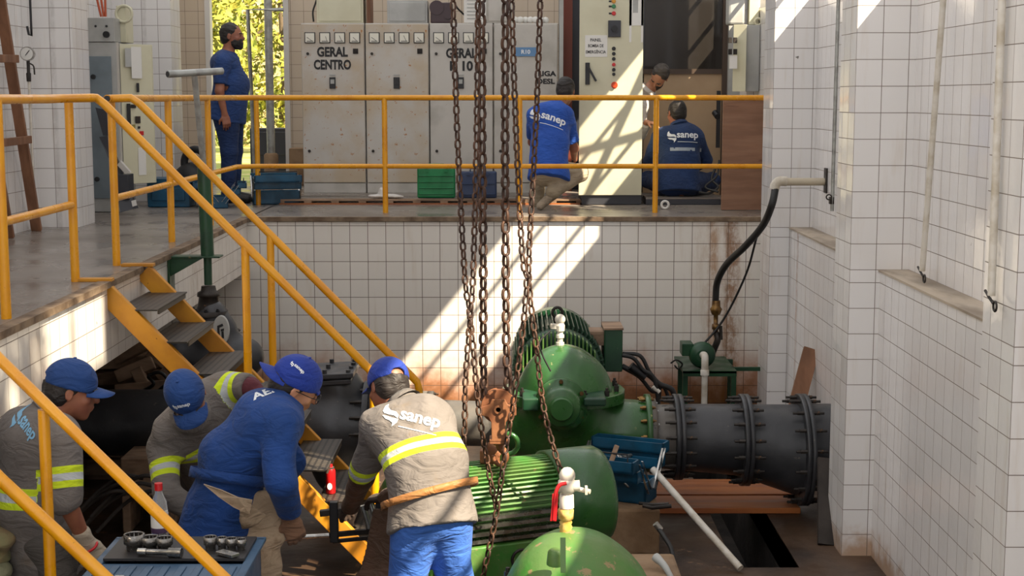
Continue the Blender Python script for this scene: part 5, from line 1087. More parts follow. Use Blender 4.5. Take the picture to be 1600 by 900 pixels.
# --- standing man on the platform, profile
J = dict(hipR=W(352, 172, 13.86), hipL=W(360, 170, 14.08), shR=W(347, 98, 13.78), shL=W(356, 96, 14.16), neck=W(355, 88, 13.97), head=W(363, 57, 13.97), elR=W(343, 142, 13.72), wrR=W(351, 178, 13.74), elL=W(356, 140, 14.22), wrL=W(366, 175, 14.2), bend=V((.05, 0, 0)))
legs(J, (.04, 0, 0), z=0.0)
m5 = person('bearded man standing on the platform in navy t-shirt and navy trousers, facing the doorway side', J, (.99, -.1, .02), (0, 0, 1), (J['anR'].x, 14, 0), shirt=C_navytee, trousers=C_navy, hands=(((.1, 0, -1), (-1, 0, 0)), ((.2, -.1, -.95), (-.4, .9, 0))), sleeve=(.78, .78), hem=.2, rnd=21, girth=1.28, loose=1.15, foldamp=.006, beard=True, collar=False)
# --- squatting man in blue t-shirt from behind
J = dict(hipL=W(843, 272, 13.05), hipR=W(872, 268, 13.1), shL=W(837, 180, 13.28), shR=W(884, 182, 13.34), neck=W(868, 166, 13.38), head=W(884, 143, 13.47), elL=W(832, 222, 13.5), wrL=W(862, 230, 13.75), elR=W(897, 232, 13.42), wrR=W(897, 246, 13.55), knL=W(842, 262, 13.5), anL=W(838, 312, 13.45), knR=W(906, 270, 13.28), anR=W(866, 298, 13.0), toeR=W(844, 322, 12.98), toeL=W(845, 318, 13.6))
m6 = person('man squatting in a blue t-shirt and khaki trousers, back to the viewer', J, (.25, .93, -.25), (.1, .25, .96), (J['hipL'].x, 13.2, 0), shirt=C_tee, trousers=C_khaki, hands=(((.3, .9, 0), (0, 0, -1)), ((.3, .9, 0), (-1, 0, 0))), sleeve=(.8, .8), hem=-.05, rnd=31, loose=1.2, foldamp=.008, collar=False, boots=M_shoe, tuck=False)
logo(m6, W(862, 184, 13.1), (1, 0, -.30), (.2, .3, 1), .062)
# --- seated man in dark blue jacket from behind
J = dict(hipL=W(1040, 286, 13.85), hipR=W(1082, 286, 13.85), shL=W(1030, 216, 13.98), shR=W(1090, 214, 13.98), neck=W(1062, 200, 14.02), head=W(1057, 178, 14.08), elL=W(1015, 252, 14.1), wrL=W(1018, 250, 14.4), elR=W(1102, 250, 14.08), wrR=W(1085, 262, 14.4), knL=W(1012, 280, 14.3), anL=W(1040, 300, 14.5), knR=W(1112, 282, 14.3), anR=W(1085, 300, 14.5), toeL=W(1055, 300, 14.6), toeR=W(1065, 300, 14.6))
m7 = person('man sitting in a dark blue jacket with a grey band, back to the viewer', J, (-.35, .90, -.2), (0, .2, .97), (J['hipL'].x, 13.9, 0), shirt=C_navyj if False else fabric('dark_blue_jacket', '#142f5a', '#10284e'), trousers=C_navy, hands=(((.2, .95, 0), (0, 0, -1)), ((-.2, .9, 0), (0, 0, -1))), sleeve=(1.9, 1.9), hem=.15, rnd=41, girth=1.1, loose=1.6, foldamp=.009)
logo(m7, W(1073, 210, 13.75), (1, 0, 0), (0, .25, 1), .055)
shape_decal('reflective_band', [[(-.155, -.016), (.155, -.016), (.155, .016), (-.155, .016)]], W(1075, 232, 13.7), (1, 0, 0), (0, .1, 1), flat('reflective_grey', '#8f98a0', .5), m7['shirt'], m7['shirt'])
# --- man peering from behind the cream panel
J = dict(hipL=W(940, 262, 14.75), hipR=W(965, 262, 14.5), shL=W(985, 168, 14.62), shR=W(1000, 168, 14.30), neck=W(1008, 146, 14.40), head=W(1030, 120, 14.36), elL=W(975, 215, 14.65), wrL=W(990, 205, 14.4), elR=W(1000, 210, 14.22), wrR=W(1010, 191, 14.12))
legs(J, (.05, 0, 0), z=0.0)
m8 = person('dark-haired man in a pale shirt leaning out from behind the cream panel', J, (-.45, -.50, -.72), (.35, -.25, .85), (J['anR'].x, 14.5, 0), shirt=C_white, trousers=C_dgrey, skin=K_lt, hair=M_hairg, beard=True, hands=(((.3, -.5, .2), (0, 0, -1)), ((.55, -.3, -.1), (0, 0, -1))), sleeve=(1.9, 1.9), hem=.1, rnd=51, foldamp=.006)
# ================================================================== SWITCHGEAR on the platform
CY = 14.5
def cab(px0, px1, label, texts, meters, rusty):
    x0, x1 = W(px0, 150, CY).x+.004, W(px1, 150, CY).x-.004; zt_ = W(500, 36, CY).z; z0 = .056; t = thing('electrical_cabinet', label, 'cabinet', ((x0+x1)/2, CY+.3, z0), 'grey electrical cabinets in the row')
    m = MB(); m.box((x0, CY+.02, z0), (x1, CY+.62, zt_)); part('body', m, M_cab, t, bevel=.004)
    zb = W(500, 286, CY).z; m = MB(); m.box((x0+.006, CY, zb+.006), (x1-.006, CY+.02, zt_-.012)); d = part('door', m, M_cabr if rusty else M_cab, t, bevel=.003)
    m = MB(); m.box((x0+.006, CY+.003, z0), (x1-.006, CY+.02, zb-.004)); part('base_panel', m, M_cab, t)
    w_ = x1-x0
    if meters:
        for k in range(4):
            cx = x0+w_*(.145+.235*k); cz = W(500, 59, CY).z; h = .052; m = MB(); m.box((cx-h, CY-.014, cz-h), (cx+h, CY, cz+h)); mm = part('meter', m, M_blackp, d, bevel=.003)
            m = MB(); m.box((cx-h*.84, CY-.017, cz-h*.84), (cx+h*.84, CY-.014, cz+h*.84)); part('meter_face', m, M_meter, d)
            m = MB(); a = V((cx+.02, CY-.0185, cz-.03)); b = V((cx-.028+.012*((k*7) % 4), CY-.0185, cz+.005+.008*(k % 3))); m.beam(a, b, .004, .001, up=(0, -1, 0)); m.box((cx-.03, CY-.019, cz-.036), (cx+.034, CY-.0175, cz-.03)); part('needle', m, M_blackp, d)
    for py in (84, 236):
        lk = V((x0+.065, CY, W(500, py, CY).z)); m = MB(); m.cyl(lk, lk+V((0, -.012, 0)), .014, n=16); m.cyl(lk+V((0, -.012, 0)), lk+V((0, -.016, 0)), .008, n=12); part('lock', m, M_iron, d)
    if meters:
        c = V((x0+w_*.49, CY, W(500, 129, CY).z)); m = MB(); m.box(c+V((-.03, -.014, -.058)), c+V((.03, 0, .052))); h_ = part('switch', m, M_blackp, d, bevel=.003)
        m = MB(); m.box(c+V((-.018, -.026, -.012)), c+V((.018, -.014, .03))); part('toggle', m, M_ltgrey if rusty != 1 else M_blackp, d); m = MB(); m.box(c+V((-.03, -.004, .066)), c+V((.03, 0, .078))); part('switch_plate', m, M_ltgrey, d)
        c = V((x0+w_*.86, CY, W(500, 80, CY).z)); m = MB(); m.box(c+V((-.025, -.008, -.025)), c+V((.025, 0, .025))); m.cyl(c+V((0, -.008, 0)), c+V((0, -.02, 0)), .012, n=10); part('small_switch', m, M_iron, d)
    for (tx, px, py, hh, ww) in texts: lettering('lettering', tx, W(px, py, CY)+V((0, -.0, 0)), (1, 0, 0), (0, 0, 1), hh, M_ink, d, bold=.038, width=ww, off=.004)
    return t
px_m = lambda p: p*CY/(2300*1.0086)
cab(471, 571, 'grey cabinet lettered GERAL CENTRO, leftmost of the row', [('GERAL', 519.5, 81, px_m(14), px_m(48)), ('CENTRO', 519.5, 101, px_m(14), px_m(58))], True, 2)
cab(571, 671, 'grey cabinet with no lettering and four meters, second from the left', [], True, 1)
cab(671, 771, 'grey cabinet lettered GERAL R 10, behind the heavy chains', [('GERAL', 721, 83, px_m(14), px_m(48)), ('R 10', 721, 103, px_m(14), px_m(36))], True, 0)
c4 = cab(771, 872, 'grey cabinet with a blue plate, rightmost of the row beside the squatting man', [('LIGA', 855, 115, px_m(7.5), px_m(28)), ('DESL', 853, 127, px_m(7.5), px_m(28))], False, 0)
m = MB(); a, b = W(805, 88, CY), W(838, 74, CY); m.box((a.x, CY-.008, a.z), (b.x, CY, b.z)); sg = part('name_plate', m, M_sign, c4, label='blue name plate')
lettering('lettering', 'R10', (a+b)/2+V((0, -.008, 0)), (1, 0, 0), (0, 0, 1), px_m(6), M_signw, sg, bold=.03, width=px_m(14), off=.001)
top = W(500, 36, CY).z
def topbox(px0, px1, y0, d, mat, label, nm='junction_box', py1=-30, dy=.05, cat='box'):
    a, b = W(px0, 100, CY), W(px1, 100, CY); m = MB(); m.box((a.x, CY+dy, top+.002), (b.x, CY+dy+d, W(500, py1, CY).z)); m.box((a.x+.02, CY+dy-.008, top+.02), (b.x-.02, CY+dy, W(500, py1, CY).z-.02)); return single(nm, m, mat, label, cat, bevel=.004)
topbox(495, 568, 0, .4, M_cream, 'cream box on top of the leftmost grey cabinet')
topbox(605, 668, 0, .4, M_ltgrey, 'light grey box on top of the second grey cabinet', py1=0)
topbox(573, 579, 0, .3, M_wood, 'narrow upright board on top of the cabinets, between two boxes', 'upright_board', cat='board')
topbox(760, 800, 0, .3, M_cab, 'grey box on top of the third cabinet, right of the heavy chain')
m = MB(); a = W(690, 20, CY); m.box((a.x-.11, CY+.05, top+.002), (a.x+.10, CY+.3, top+.2)); m.cyl((a.x-.05, CY+.04, top+.15), (a.x-.05, CY+.3, top+.15), .07); m.cyl((a.x+.06, CY+.03, top+.08), (a.x+.06, CY+.1, top+.08), .04); single('old_relay', m, flat('maroon_enamel', '#3a262a', .4), 'dark maroon relay unit on top of the third cabinet', 'relay', bevel=.01)
t = thing('instrument_box', 'white instrument box with printed sheet on top of the third cabinet', 'box', (W(742, 30, CY).x, CY+.15, top))
a, b = W(725, 100, CY).x, W(760, 100, CY).x; m = MB(); m.box((a, CY+.03, top+.002), (b, CY+.3, top+.42)); part('case', m, M_paper, t, bevel=.004)
m = MB(); 
for k in range(9): m.box((a+.03, CY+.026, top+.04+k*.035), (b-.04-.02*(k % 3), CY+.029, top+.05+k*.035))
part('print_lines', m, M_ltgrey, t)
m = MB(); m.tube(arc([W(490, 34, CY+.1), W(489, 18, CY+.1), W(494, 2, CY+.1), W(500, -20, CY+.1)]), .009, 8); single('cable', m, M_rubber, 'black cable at the top left corner of the leftmost cabinet', 'cable')
m = MB(); m.tube(arc([W(705, -20, CY+.1), W(712, 8, CY+.05), W(722, 20, CY+.1), W(728, 25, CY+.2)]), .009, 8); single('cable', m, M_rubber, 'black cable looping from the maroon relay unit', 'cable')
rr = random.Random(4)
for k in range(7):
    x = W(805+8*k, 30, CY).x; m = MB(); m.ball((x, CY+.08+rr.uniform(0, .1), top+.035), (.035, .03, .033), 10); single('porcelain_insulator', m, M_paper, 'small pale fitting lying on top of the rightmost grey cabinet', 'fitting', 'pale fittings in a row on the rightmost cabinet')
t = thing('dark_gap', 'dark panel added to darken the gap, with a red-brown post beside the squatting man', 'rack', (W(890, 150, 14.9).x, 14.9, 0))
a, b = W(874, 150, 14.7).x, W(1010, 150, 14.7).x; m = MB(); m.box((a, 15.0, 0), (b, 15.05, 2.4)); part('gap_dark_panel', m, M_darkgrey, t)  # dark sheet added for the shade in the gap beside the cabinets
m = MB(); m.box((a-.01, 14.5, .056), (a+.03, 14.6, 2.4)); part('side_post', m, M_ltgrey, t)
x = W(886, 100, 14.8).x; m = MB(); m.box((x-.05, 14.75, 0), (x+.05, 14.85, 2.4)); part('post', m, flat('red_brown_paint', '#6b3020', .5), t, label='red-brown post')
# --- tall cream control panel
KY = 13.6; x0, x1 = W(905, 150, KY).x, W(1004, 150, KY).x; zb = W(950, 305, KY).z
t = thing('control_panel', 'tall cream control panel with white paper sheet and push buttons, sunlit in stripes', 'cabinet', ((x0+x1)/2, KY+.2, 0))
m = MB(); m.box((x0+.03, KY+.02, .005), (x1, KY+.38, zb)); part('plinth', m, M_darkgrey, t)
m = MB(); m.box((x0+.12, KY+.02, zb), (x1, KY+.38, 2.15)); part('body', m, M_cream, t, bevel=.003)
m = MB(); m.box((x0, KY, zb), (x1, KY+.02, 2.15)); d = part('door', m, M_cream, t, bevel=.003)
a, b = W(914, 89, KY), W(949, 55, KY); m = MB(); m.box((a.x, KY-.003, a.z), (b.x, KY, b.z)); sh_ = part('paper_sheet', m, M_paper, d)
k = KY/(2300*1.0086)
for i, tx in enumerate(('PAINEL', 'BOMBA DE', 'EMERGÊNCIA')): lettering('lettering', tx, W(931, 62.5+9*i, KY)+V((0, -.003, 0)), (1, 0, 0), (0, 0, 1), k*4.6, M_ink, sh_, bold=.02, width=k*(17, 24, 31)[i], off=.001)
a, b = W(983, 66, KY), W(1007, -10, KY); m = MB(); m.box((a.x, KY-.003, W(983, 40, KY).z), (x1-.002, KY, b.z)); m.box((a.x, KY-.003, a.z), (a.x+.02, KY, b.z)); m.box((x1-.02, KY-.003, a.z), (x1-.002, KY, b.z)); m.box((a.x+.03, KY-.004, W(983, 20, KY).z), (x1-.05, KY-.003, b.z), 1); part('drawing_sheet', m, [M_paper, M_ltgrey], d, label='white drawing sheet taped to the door')
m = MB(); a, b = W(950, 58, KY), W(970, 32, KY); m.box((a.x, KY-.02, a.z), (b.x, KY, b.z)); kb = part('rotary_switch', m, M_darkgrey, d, bevel=.003)
c = (a+b)/2; m = MB(); m.cyl(c+V((0, -.045, 0)), c+V((0, -.02, 0)), .028); m.box(c+V((-.008, -.055, -.03)), c+V((.008, -.045, .03))); part('knob', m, M_blackp, kb)
for (px, py, mt, nm, r) in ((959, 2, 'a', 'lamp', .014), (959, 10, 'g', 'lamp', .014), (959, 21, 'r', 'lamp', .014), (959, 76, 'k', 'push_button', .013), (959, 84, 'k', 'push_button', .012), (959, 92, 'k', 'push_button', .012), (959, 101, 'r', 'push_button', .012), (959, 109, 'k', 'push_button', .012), (959, 116, 'k', 'push_button', .011), (960, 133, 'o', 'emergency_stop', .022)):
    c = W(px, py, KY); mt_ = {'a': flat('amber_lens', '#c88a20', .3), 'g': flat('green_lens', '#2c7a4c', .3), 'r': M_red, 'k': M_blackp, 'o': flat('orange_red_knob', '#c8461c', .35)}[mt]
    m = MB(); m.cyl(c+V((0, -.004, 0)), c+V((0, 0, 0)), r*1.4, n=16); m.cyl(c+V((0, -.022, 0)), c+V((0, -.004, 0)), r, n=16); part(nm, m, mt_, d)
    if py < 30: m = MB(); m.box(c+V((-.045, -.003, -.008)), c+V((-.02, 0, .008))); part('lamp_label', m, M_blackp, d)
m = MB(); a, b = W(918, 98, KY), W(920, 132, KY); m.box((a.x-.02, KY-.015, b.z), (a.x+.02, KY, a.z)); m.beam(V((a.x-.005, KY-.03, a.z-.02)), W(931, 127, KY)+V((0, -.03, 0)), .02, .018, up=(0, -1, 0)); part('door_handle', m, M_blackp, d)
# pallet boards before the plinth, rags, cases
t = thing('pallet', 'low red-brown wooden pallet lying before the grey cabinets', 'pallet', (W(660, 315, 13.85).x, 13.85, 0))
a, b = W(443, 315, 13.85).x, W(905, 315, 13.85).x
for y in (13.72, 13.86, 14.0):
    m = MB(); m.box((a, y-.05, .032), (b, y+.05, .048)); part('deck_board', m, M_conc if y > 13.8 else M_woodp, t)
for k_ in range(12):
    x = a+(b-a)*(k_+.0)/11; m = MB(); m.box((x-.035 if k_ else x, 13.67, .012), (x+.035, 14.03, .032)); part('bearer', m, M_woodp, t)
m = MB(); m.box((a-.01, 13.66, .0), (b, 13.70, .013)); part('bottom_board', m, M_woodr, t)
def case(px0, px1, py0, py1, Y, mat, label, ribs):
    a, b = W(px0, py1, Y), W(px1, py0, Y); t = thing('tool_case', label, 'tool case', ((a.x+b.x)/2, Y, .05)); z0 = .05; h = b.z-z0
    m = MB(); m.box((a.x, Y, z0), (b.x, Y+.09, z0+h)); part('shell', m, mat, t, bevel=.015)
    m = MB()
    for k in range(ribs): z = z0+h*(.12+.8*k/ribs); m.box((a.x+.015, Y-.012, z), (b.x-.015, Y+.004, z+h*.035))
    part('ribs', m, mat, t, bevel=.004)
    cx = (a.x+b.x)/2; m = MB(); m.tube([(cx-.07, Y+.03, z0+h-.01), (cx-.07, Y+.03, z0+h+.03), (cx+.07, Y+.03, z0+h+.03), (cx+.07, Y+.03, z0+h-.01)], .009, 8); part('handle', m, mat, t)
    for q in (-.09, .09): m = MB(); m.box((cx+q-.015, Y-.015, z0+h*.86), (cx+q+.015, Y, z0+h*.98)); part('latch', m, mat, t)
case(652, 711, 262, 309, 13.8, M_caseg, 'bright green plastic tool case standing against the cabinets', 4)
case(717, 776, 268, 308, 13.82, M_casen, 'navy tool case standing beside the green one', 2)
s = SDF(); c = W(600, 303, 13.8); s.ell((c.x, 13.8, .07), (.15, .07, .022), k=.02); s.ell((c.x-.02, 13.8, .10), (.03, .05, .05), k=.03); s.ell((c.x+.12, 13.78, .065), (.07, .05, .015), k=.02); s.disp = folds(.006, 3, 60); sdf_obj('crumpled_rag', s, C_white, None, .006, label='crumpled white rag on the pallet before the second cabinet', cat='rag')
toolbox('toolbox', 'open teal toolbox on the platform just left of the grey cabinets', V((W(430, 300, 13.7).x, 13.75, .003)), .86, math.radians(14), M_teal)
toolbox('toolbox', 'open dark teal toolbox on the platform at the feet of the standing man', V((W(362, 296, 14.0).x+.02, 13.35, .003)), .7, math.radians(100), M_teal)
m = MB(); a = W(268, 300, 13.3); m.box((a.x-.22, 13.3, .003), (a.x+.16, 13.6, .24)); m.box((a.x-.24, 13.28, .22), (a.x+.18, 13.62, .26)); m.box((a.x-.18, 13.285, .06), (a.x+.12, 13.3, .18)); single('teal_crate', m, M_teal, 'teal plastic crate on the platform below the open cabinet door', 'crate', bevel=.012)
m = MB(); m.ring((W(305, 240, 13.7).x, 13.7, .38), (.5, 1, 0), .13, .035); m.ball((W(305, 240, 13.7).x-.05, 13.75, .2), (.18, .12, .19)); single('black_bag', m, M_rubber, 'black bag with coiled strap behind the green valve column', 'bag')
# right end of the platform
m = MB(); a, b = W(1127, 330, 12.95), W(1196, 152, 12.95); m.box((a.x, 12.95, .003), (min(b.x, 2.27), 12.985, b.z)); single('plywood_sheet', m, M_plywood, 'brown plywood sheet standing behind the railing at the right end', 'board', bevel=.003)
t = thing('wall_cabinet', 'pale wall cabinet with a half-open door above the plywood sheet', 'cabinet', (1.9, 14.1, 1.0))
a, b, c = W(1160, 143, 13.9), W(1200, 40, 13.9), W(1135, 143, 14.1)
m = MB(); m.box((a.x, 13.75, a.z), (2.285, 13.93, b.z)); part('case', m, M_ltgrey, t, bevel=.003)
m = MB(); m.obox(((a.x+c.x)/2-.0, 13.72, (a.z+b.z)/2), ((a.x-c.x)/2-.005, -.03, 0), (.001, .008, 0), (0, 0, (b.z-a.z)/2)); dd = part('door', m, M_cream, t, bevel=.002)
m = MB()
for px, py in ((1141, 62), (1149, 62), (1141, 80), (1149, 80)): q = W(px, py, 13.66); m.box(q+V((-.015, -.012, -.03)), q+V((.015, .03, .02)))
part('breaker', m, M_iron, dd); m = MB(); q = W(1146, 97, 13.66); m.box(q+V((-.035, -.0, -.06)), q+V((.035, .03, .06))); part('label_plate', m, M_paper, dd)
m = MB(); q = W(1155, 18, 13.95); m.box((q.x-.12, 13.8, b.z+.004), (q.x+.03, 14.0, b.z+.36)); single('lamp_housing', m, M_ltgrey, 'pale grey housing on the wall cabinet, left one', 'box', bevel=.02)
m = MB(); q = W(1185, 15, 13.9); m.box((q.x-.10, 13.8, b.z+.004), (2.28, 13.92, b.z+.4)); m.ring((q.x-.02, 13.78, b.z+.03), (0, 1, 0), .03, .012); m.ring((q.x+.09, 13.78, b.z+.04), (0, 1, 0), .034, .012); single('conduit_box', m, M_cream, 'cream box with two round cable glands on the wall cabinet', 'box', bevel=.004)
m = MB(); m.box((W(1008, 310, 13.7).x, 13.62, .003), (W(1125, 310, 13.7).x, 14.3, .05)); m.box((W(1008, 310, 13.7).x, 13.62, .052), (W(1125, 310, 13.7).x, 14.3, .068), 1); single('mat_board', m, [M_darkgrey, M_conc], 'thin board on black bearers under the sitting man', 'board')
m = MB(); m.ring((W(1040, 325, 13.0).x, 13.05, .043), (.3, 1, 0), .032, .011, 20, 8); single('tape_roll', m, M_paper, 'white roll of tape on the platform floor behind the railing', 'tape')
m = MB(); m.tube(arc([W(1118, 262, 13.8), W(1112, 280, 13.75), W(1122, 292, 13.7), W(1108, 302, 13.65), W(1092, 300, 13.65)]), .012, 8); m.tube(arc([W(1124, 250, 13.8), W(1120, 275, 13.75), W(1102, 292, 13.7), W(1122, 300, 13.6)]), .010, 8); single('cable_coil', m, M_rubber, 'black cables hanging in loops right of the sitting man', 'cable')
m = MB(); m.box((W(1120, 165, 14.4).x, 14.4, .5), (W(1126, 165, 14.4).x, 14.43, 1.05)); m.cyl((W(1121, 172, 14.38).x, 14.36, W(1121, 182, 14.38).z), (W(1121, 172, 14.38).x-.02, 14.42, W(1121, 176, 14.38).z), .03); single('door_latch', m, M_blackp, 'black latch on the edge of the beige partition', 'latch')
# ================================================================== LEFT END of the platform
LY = 12.75
t = thing('distribution_cabinet', 'tall blue-grey cabinet with its cream door open, behind the left pillar', 'cabinet', (-3.35, 13, 0))
a, b = W(137, 330, LY), W(181, 66, LY); zt_ = b.z
m = MB(); m.box((a.x, LY, .003), (b.x, LY+.5, zt_)); part('body', m, M_ltgrey, t, bevel=.004)
m = MB(); m.box((a.x+.005, LY-.015, .12), (W(174, 100, LY).x, LY, W(160, 88, LY).z)); fd_ = part('side_panel', m, M_blugrey, t, bevel=.003, label='blue-grey side panel')
for px, py in ((146, 120), (152, 280)): q = W(px, py, LY-.02); m = MB(); m.cyl(q, q+V((0, -.02, 0)), .02); part('lock', m, M_blackp, fd_)
m = MB(); m.box((a.x-.0, LY-.01, zt_+.004), (W(178, 30, LY).x, LY+.35, W(150, 28, LY).z)); q = W(167, 54, LY); m.cyl((q.x, LY-.03, q.z), (q.x, LY-.009, q.z), .028, mi=1); 
for px in (150, 167): q = W(px, 41, LY); m.cyl((q.x, LY-.015, q.z), (q.x, LY-.009, q.z), .01, mi=1)
part('top_box', m, [M_ltgrey, M_blackp], t, bevel=.003)
h0 = V((b.x+.03, LY+.05, 0)); e0 = W(240, 200, 13.0); dz0, dz1 = W(215, 287, 12.9).z, W(215, 69, 12.9).z
m = MB(); q0 = W(191, 200, 12.82); q1 = W(240, 200, 13.05); m.prism([(q0.x, q0.y, dz0), (q1.x, q1.y, dz0), (q1.x, q1.y, dz1), (q0.x, q0.y, dz1)], (.006, .025, 0)); d = part('door', m, M_cream, t, bevel=.003)
m = MB(); m.box((b.x, LY+.0, .003), (q0.x+.0, LY+.05, zt_)); part('hinge_post', m, M_cab, t)
def dp(px, py, w_, h_, mat, nm, lab=None, dep=.012):
    f_ = (px-191)/(240-191); y = q0.y+(q1.y-q0.y)*f_; c = W(px, py, y); dx = (q1-q0); dx.z = 0; dx.normalize(); m = MB(); m.obox(c-V((0, dep, 0)), dx*w_*.5, V((0, .006, 0)), V((0, 0, h_/2))); part(nm, m, mat, d, label=lab)
dp(214, 98, .10, .27, M_paper, 'paper_sheet'); dp(201, 90, .06, .16, M_ltgrey, 'plastic_pocket'); dp(216, 137, .025, .08, M_blackp, 'lever'); dp(209, 166, .05, .03, M_iron, 'push_button'); dp(216, 187, .05, .06, M_iron, 'timer_relay'); dp(218, 199, .02, .02, M_blackp, 'push_button'); dp(222, 208, .04, .035, M_red, 'push_button', 'red push button'); dp(208, 200, .05, .06, flat('yellow_plate', '#8d8240', .5), 'rating_plate'); dp(223, 252, .075, .24, M_paper, 'wiring_chart'); dp(225, 156, .016, .016, M_blackp, 'push_button'); dp(202, 180, .035, .20, M_blackp, 'cable_duct')
m = MB(); q = W(189, 45, 12.9); m.box((q.x-.05, 12.95, zt_+.005), (q.x+.03, 13.2, zt_+.32)); m.ring((q.x+.02, 12.94, zt_+.25), (0, 1, 0), .07, .012); single('horn', m, M_cream, 'cream signal horn with black rim on top of the blue-grey cabinet', 'horn', bevel=.004)
for i, (pa, pb) in enumerate((((150, -8), (158, 26)), ((164, -8), (165, 26)), ((157, -8), (162, 26)))):
    m = MB(); m.cyl(W(pa[0], pa[1], 12.9), W(pb[0], pb[1], 12.9), .010, n=10); single('orange_conduit', m, flat('orange_conduit', '#b5502a', .4), ('leftmost', 'rightmost', 'middle')[i]+' of the three thin orange conduits above the blue-grey cabinet', 'conduit', 'orange conduits above the cabinet')
m = MB(); m.prism([W(149, 168, 12.6), W(166, 172, 12.6), W(170, 212, 12.6), W(161, 212, 12.6)], (0, .02, 0)); single('dark_sheet', m, M_darkgrey, 'dark metal sheet propped against the blue-grey cabinet, upper one', 'sheet')
t = thing('cover_panel', 'grey metal cover leaning against the blue-grey cabinet, paper label on it', 'panel', (W(195, 330, 12.5).x, 12.5, 0))
m = MB(); m.prism([W(155, 214, 12.55), W(168, 212, 12.55), W(215, 325, 12.45), W(188, 332, 12.4), W(176, 262, 12.5)], (.0, .03, .0)); part('plate', m, M_darkgrey, t)
m = MB(); m.prism([W(183, 258, 12.44), W(196, 272, 12.44), W(204, 270, 12.44), W(188, 252, 12.44)], (.0, .03, .01)); part('frame_edge', m, M_cab, t)
m = MB(); m.prism([W(205, 314, 12.40), W(212, 312, 12.40), W(214, 321, 12.40), W(207, 323, 12.40)], (0, .005, 0)); part('paper_label', m, M_paper, t)
m = MB(); m.box(W(183, 293, 12.42)+V((0, 0, -.1)), W(204, 272, 12.5)+V((0, .1, 0))); single('grey_box', m, M_darkgrey, 'small grey box held behind the leaning cover', 'box', bevel=.004)
# wooden ladder
t = thing('wooden_ladder', 'brown wooden ladder leaning at the far left edge', 'ladder', (-3.5, 10.9, 0))
p0, p1 = W(57, 349, 10.95), W(-6, -40, 10.25); p0.z = .005; m = MB(); m.beam(p0, p1, .075, .035, up=(0, -1, 0)); part('rail', m, M_wood, t, bevel=.004)
m = MB(); off = V((-.02, -.55, 0)); m.beam(p0+off, p1+off, .075, .035, up=(0, -1, 0)); part('rail', m, M_wood, t, bevel=.004)
for py, px1 in ((92, 27), (218, 47), (-40, 5)):
    f_ = (350-py)/390; y = p0.y+(p1.y-p0.y)*f_; c = W(px1, py, y-.03); m = MB(); m.beam(c, c+V((-.04, -.62, -.01)), .03, .055, up=(0, 0, 1)); part('rung', m, M_wood, t, bevel=.003)
# gauge and wall pipe on the left wall
g = WX(42, 84, -3.52); t = thing('pressure_gauge', 'round pressure gauge on a thin wall pipe beside the ladder', 'gauge', (g.x, g.y, g.z-.8))
m = MB(); m.cyl(g+V((0, .03, 0)), g, .052, n=28); part('gauge_case', m, M_steel, t)
m = MB(); m.cyl(g, g+V((0, -.004, 0)), .044, n=28); part('dial', m, M_paper, t); m = MB(); m.beam(g+V((-.01, -.006, -.012)), g+V((.02, -.006, .024)), .005, .001, up=(0, -1, 0)); part('needle', m, M_blackp, t)
m = MB(); m.cyl(g+V((0, .02, -.05)), g+V((.0, .02, -1.0)), .010, n=10); part('pipe', m, M_whitep, t)
m = MB(); m.lathe(g+V((0, .02, -.20)), (0, 0, 1), [(0, .016), (.06, .018), (.065, .012), (.15, .012)], 12); m.tube(arc([g+V((.02, .0, -.07)), g+V((.045, 0, -.09)), g+V((.05, 0, -.15))]), .006, 6); part('cock_valve', m, M_iron, t)
h = WX(47, 0, -3.54); m = MB(); m.tube([h+V((0, 0, .3)), h+V((0, 0, -.2)), h+V((.0, 0, -.26)), h+V((-.02, 0, -.25)), h+V((-.03, 0, -.19))], .009, 8); single('hanging_hook', m, M_blackp, 'black hooked rod hanging on the tiles above the gauge', 'hook')
# ================================================================== RIGHT WALL rods and conduit
def rod(label, pa, pb, X, flip=1):
    a, b = WX(*pa, X), WX(*pb, X); t = thing('window_rod', label, 'rod', b); m = MB(); m.cyl(a, b, .016, n=12); part('rod', m, M_whitep, t)
    m = MB(); c = b+V((-.01, 0, -.005)); m.tube([c+V((0, .05, .02)), c, c+V((-.0, -.06, -.02))], .006, 8); m.ring(c+V((0, -.08, -.028)), (1, 0, 0), .02, .005, 18, 6); part('hook', m, M_iron, t)
rod('white window rod hanging to the ledge between the middle and near right pillars', (1477, -40), (1441, 423), 2.20)
rod('white window rod just left of the nearest right pillar', (1567, -40), (1549, 462), 1.975)
t = thing('wall_conduit', 'thin grey conduit on the right wall beside the middle pillar', 'conduit', WX(1300, 330, 2.24))
m = MB(); m.cyl(WX(1311, -30, 2.25), WX(1300, 330, 2.25), .014, n=10); part('pipe', m, M_galv, t)
m = MB(); c = WX(1298, 312, 2.24); m.ring(c+V((-.02, -.03, .02)), (0, 1, 0), .018, .005, 14, 6); m.box(c+V((-.01, -.02, -.03)), c+V((.02, .02, .02))); part('end_clip', m, M_iron, t)
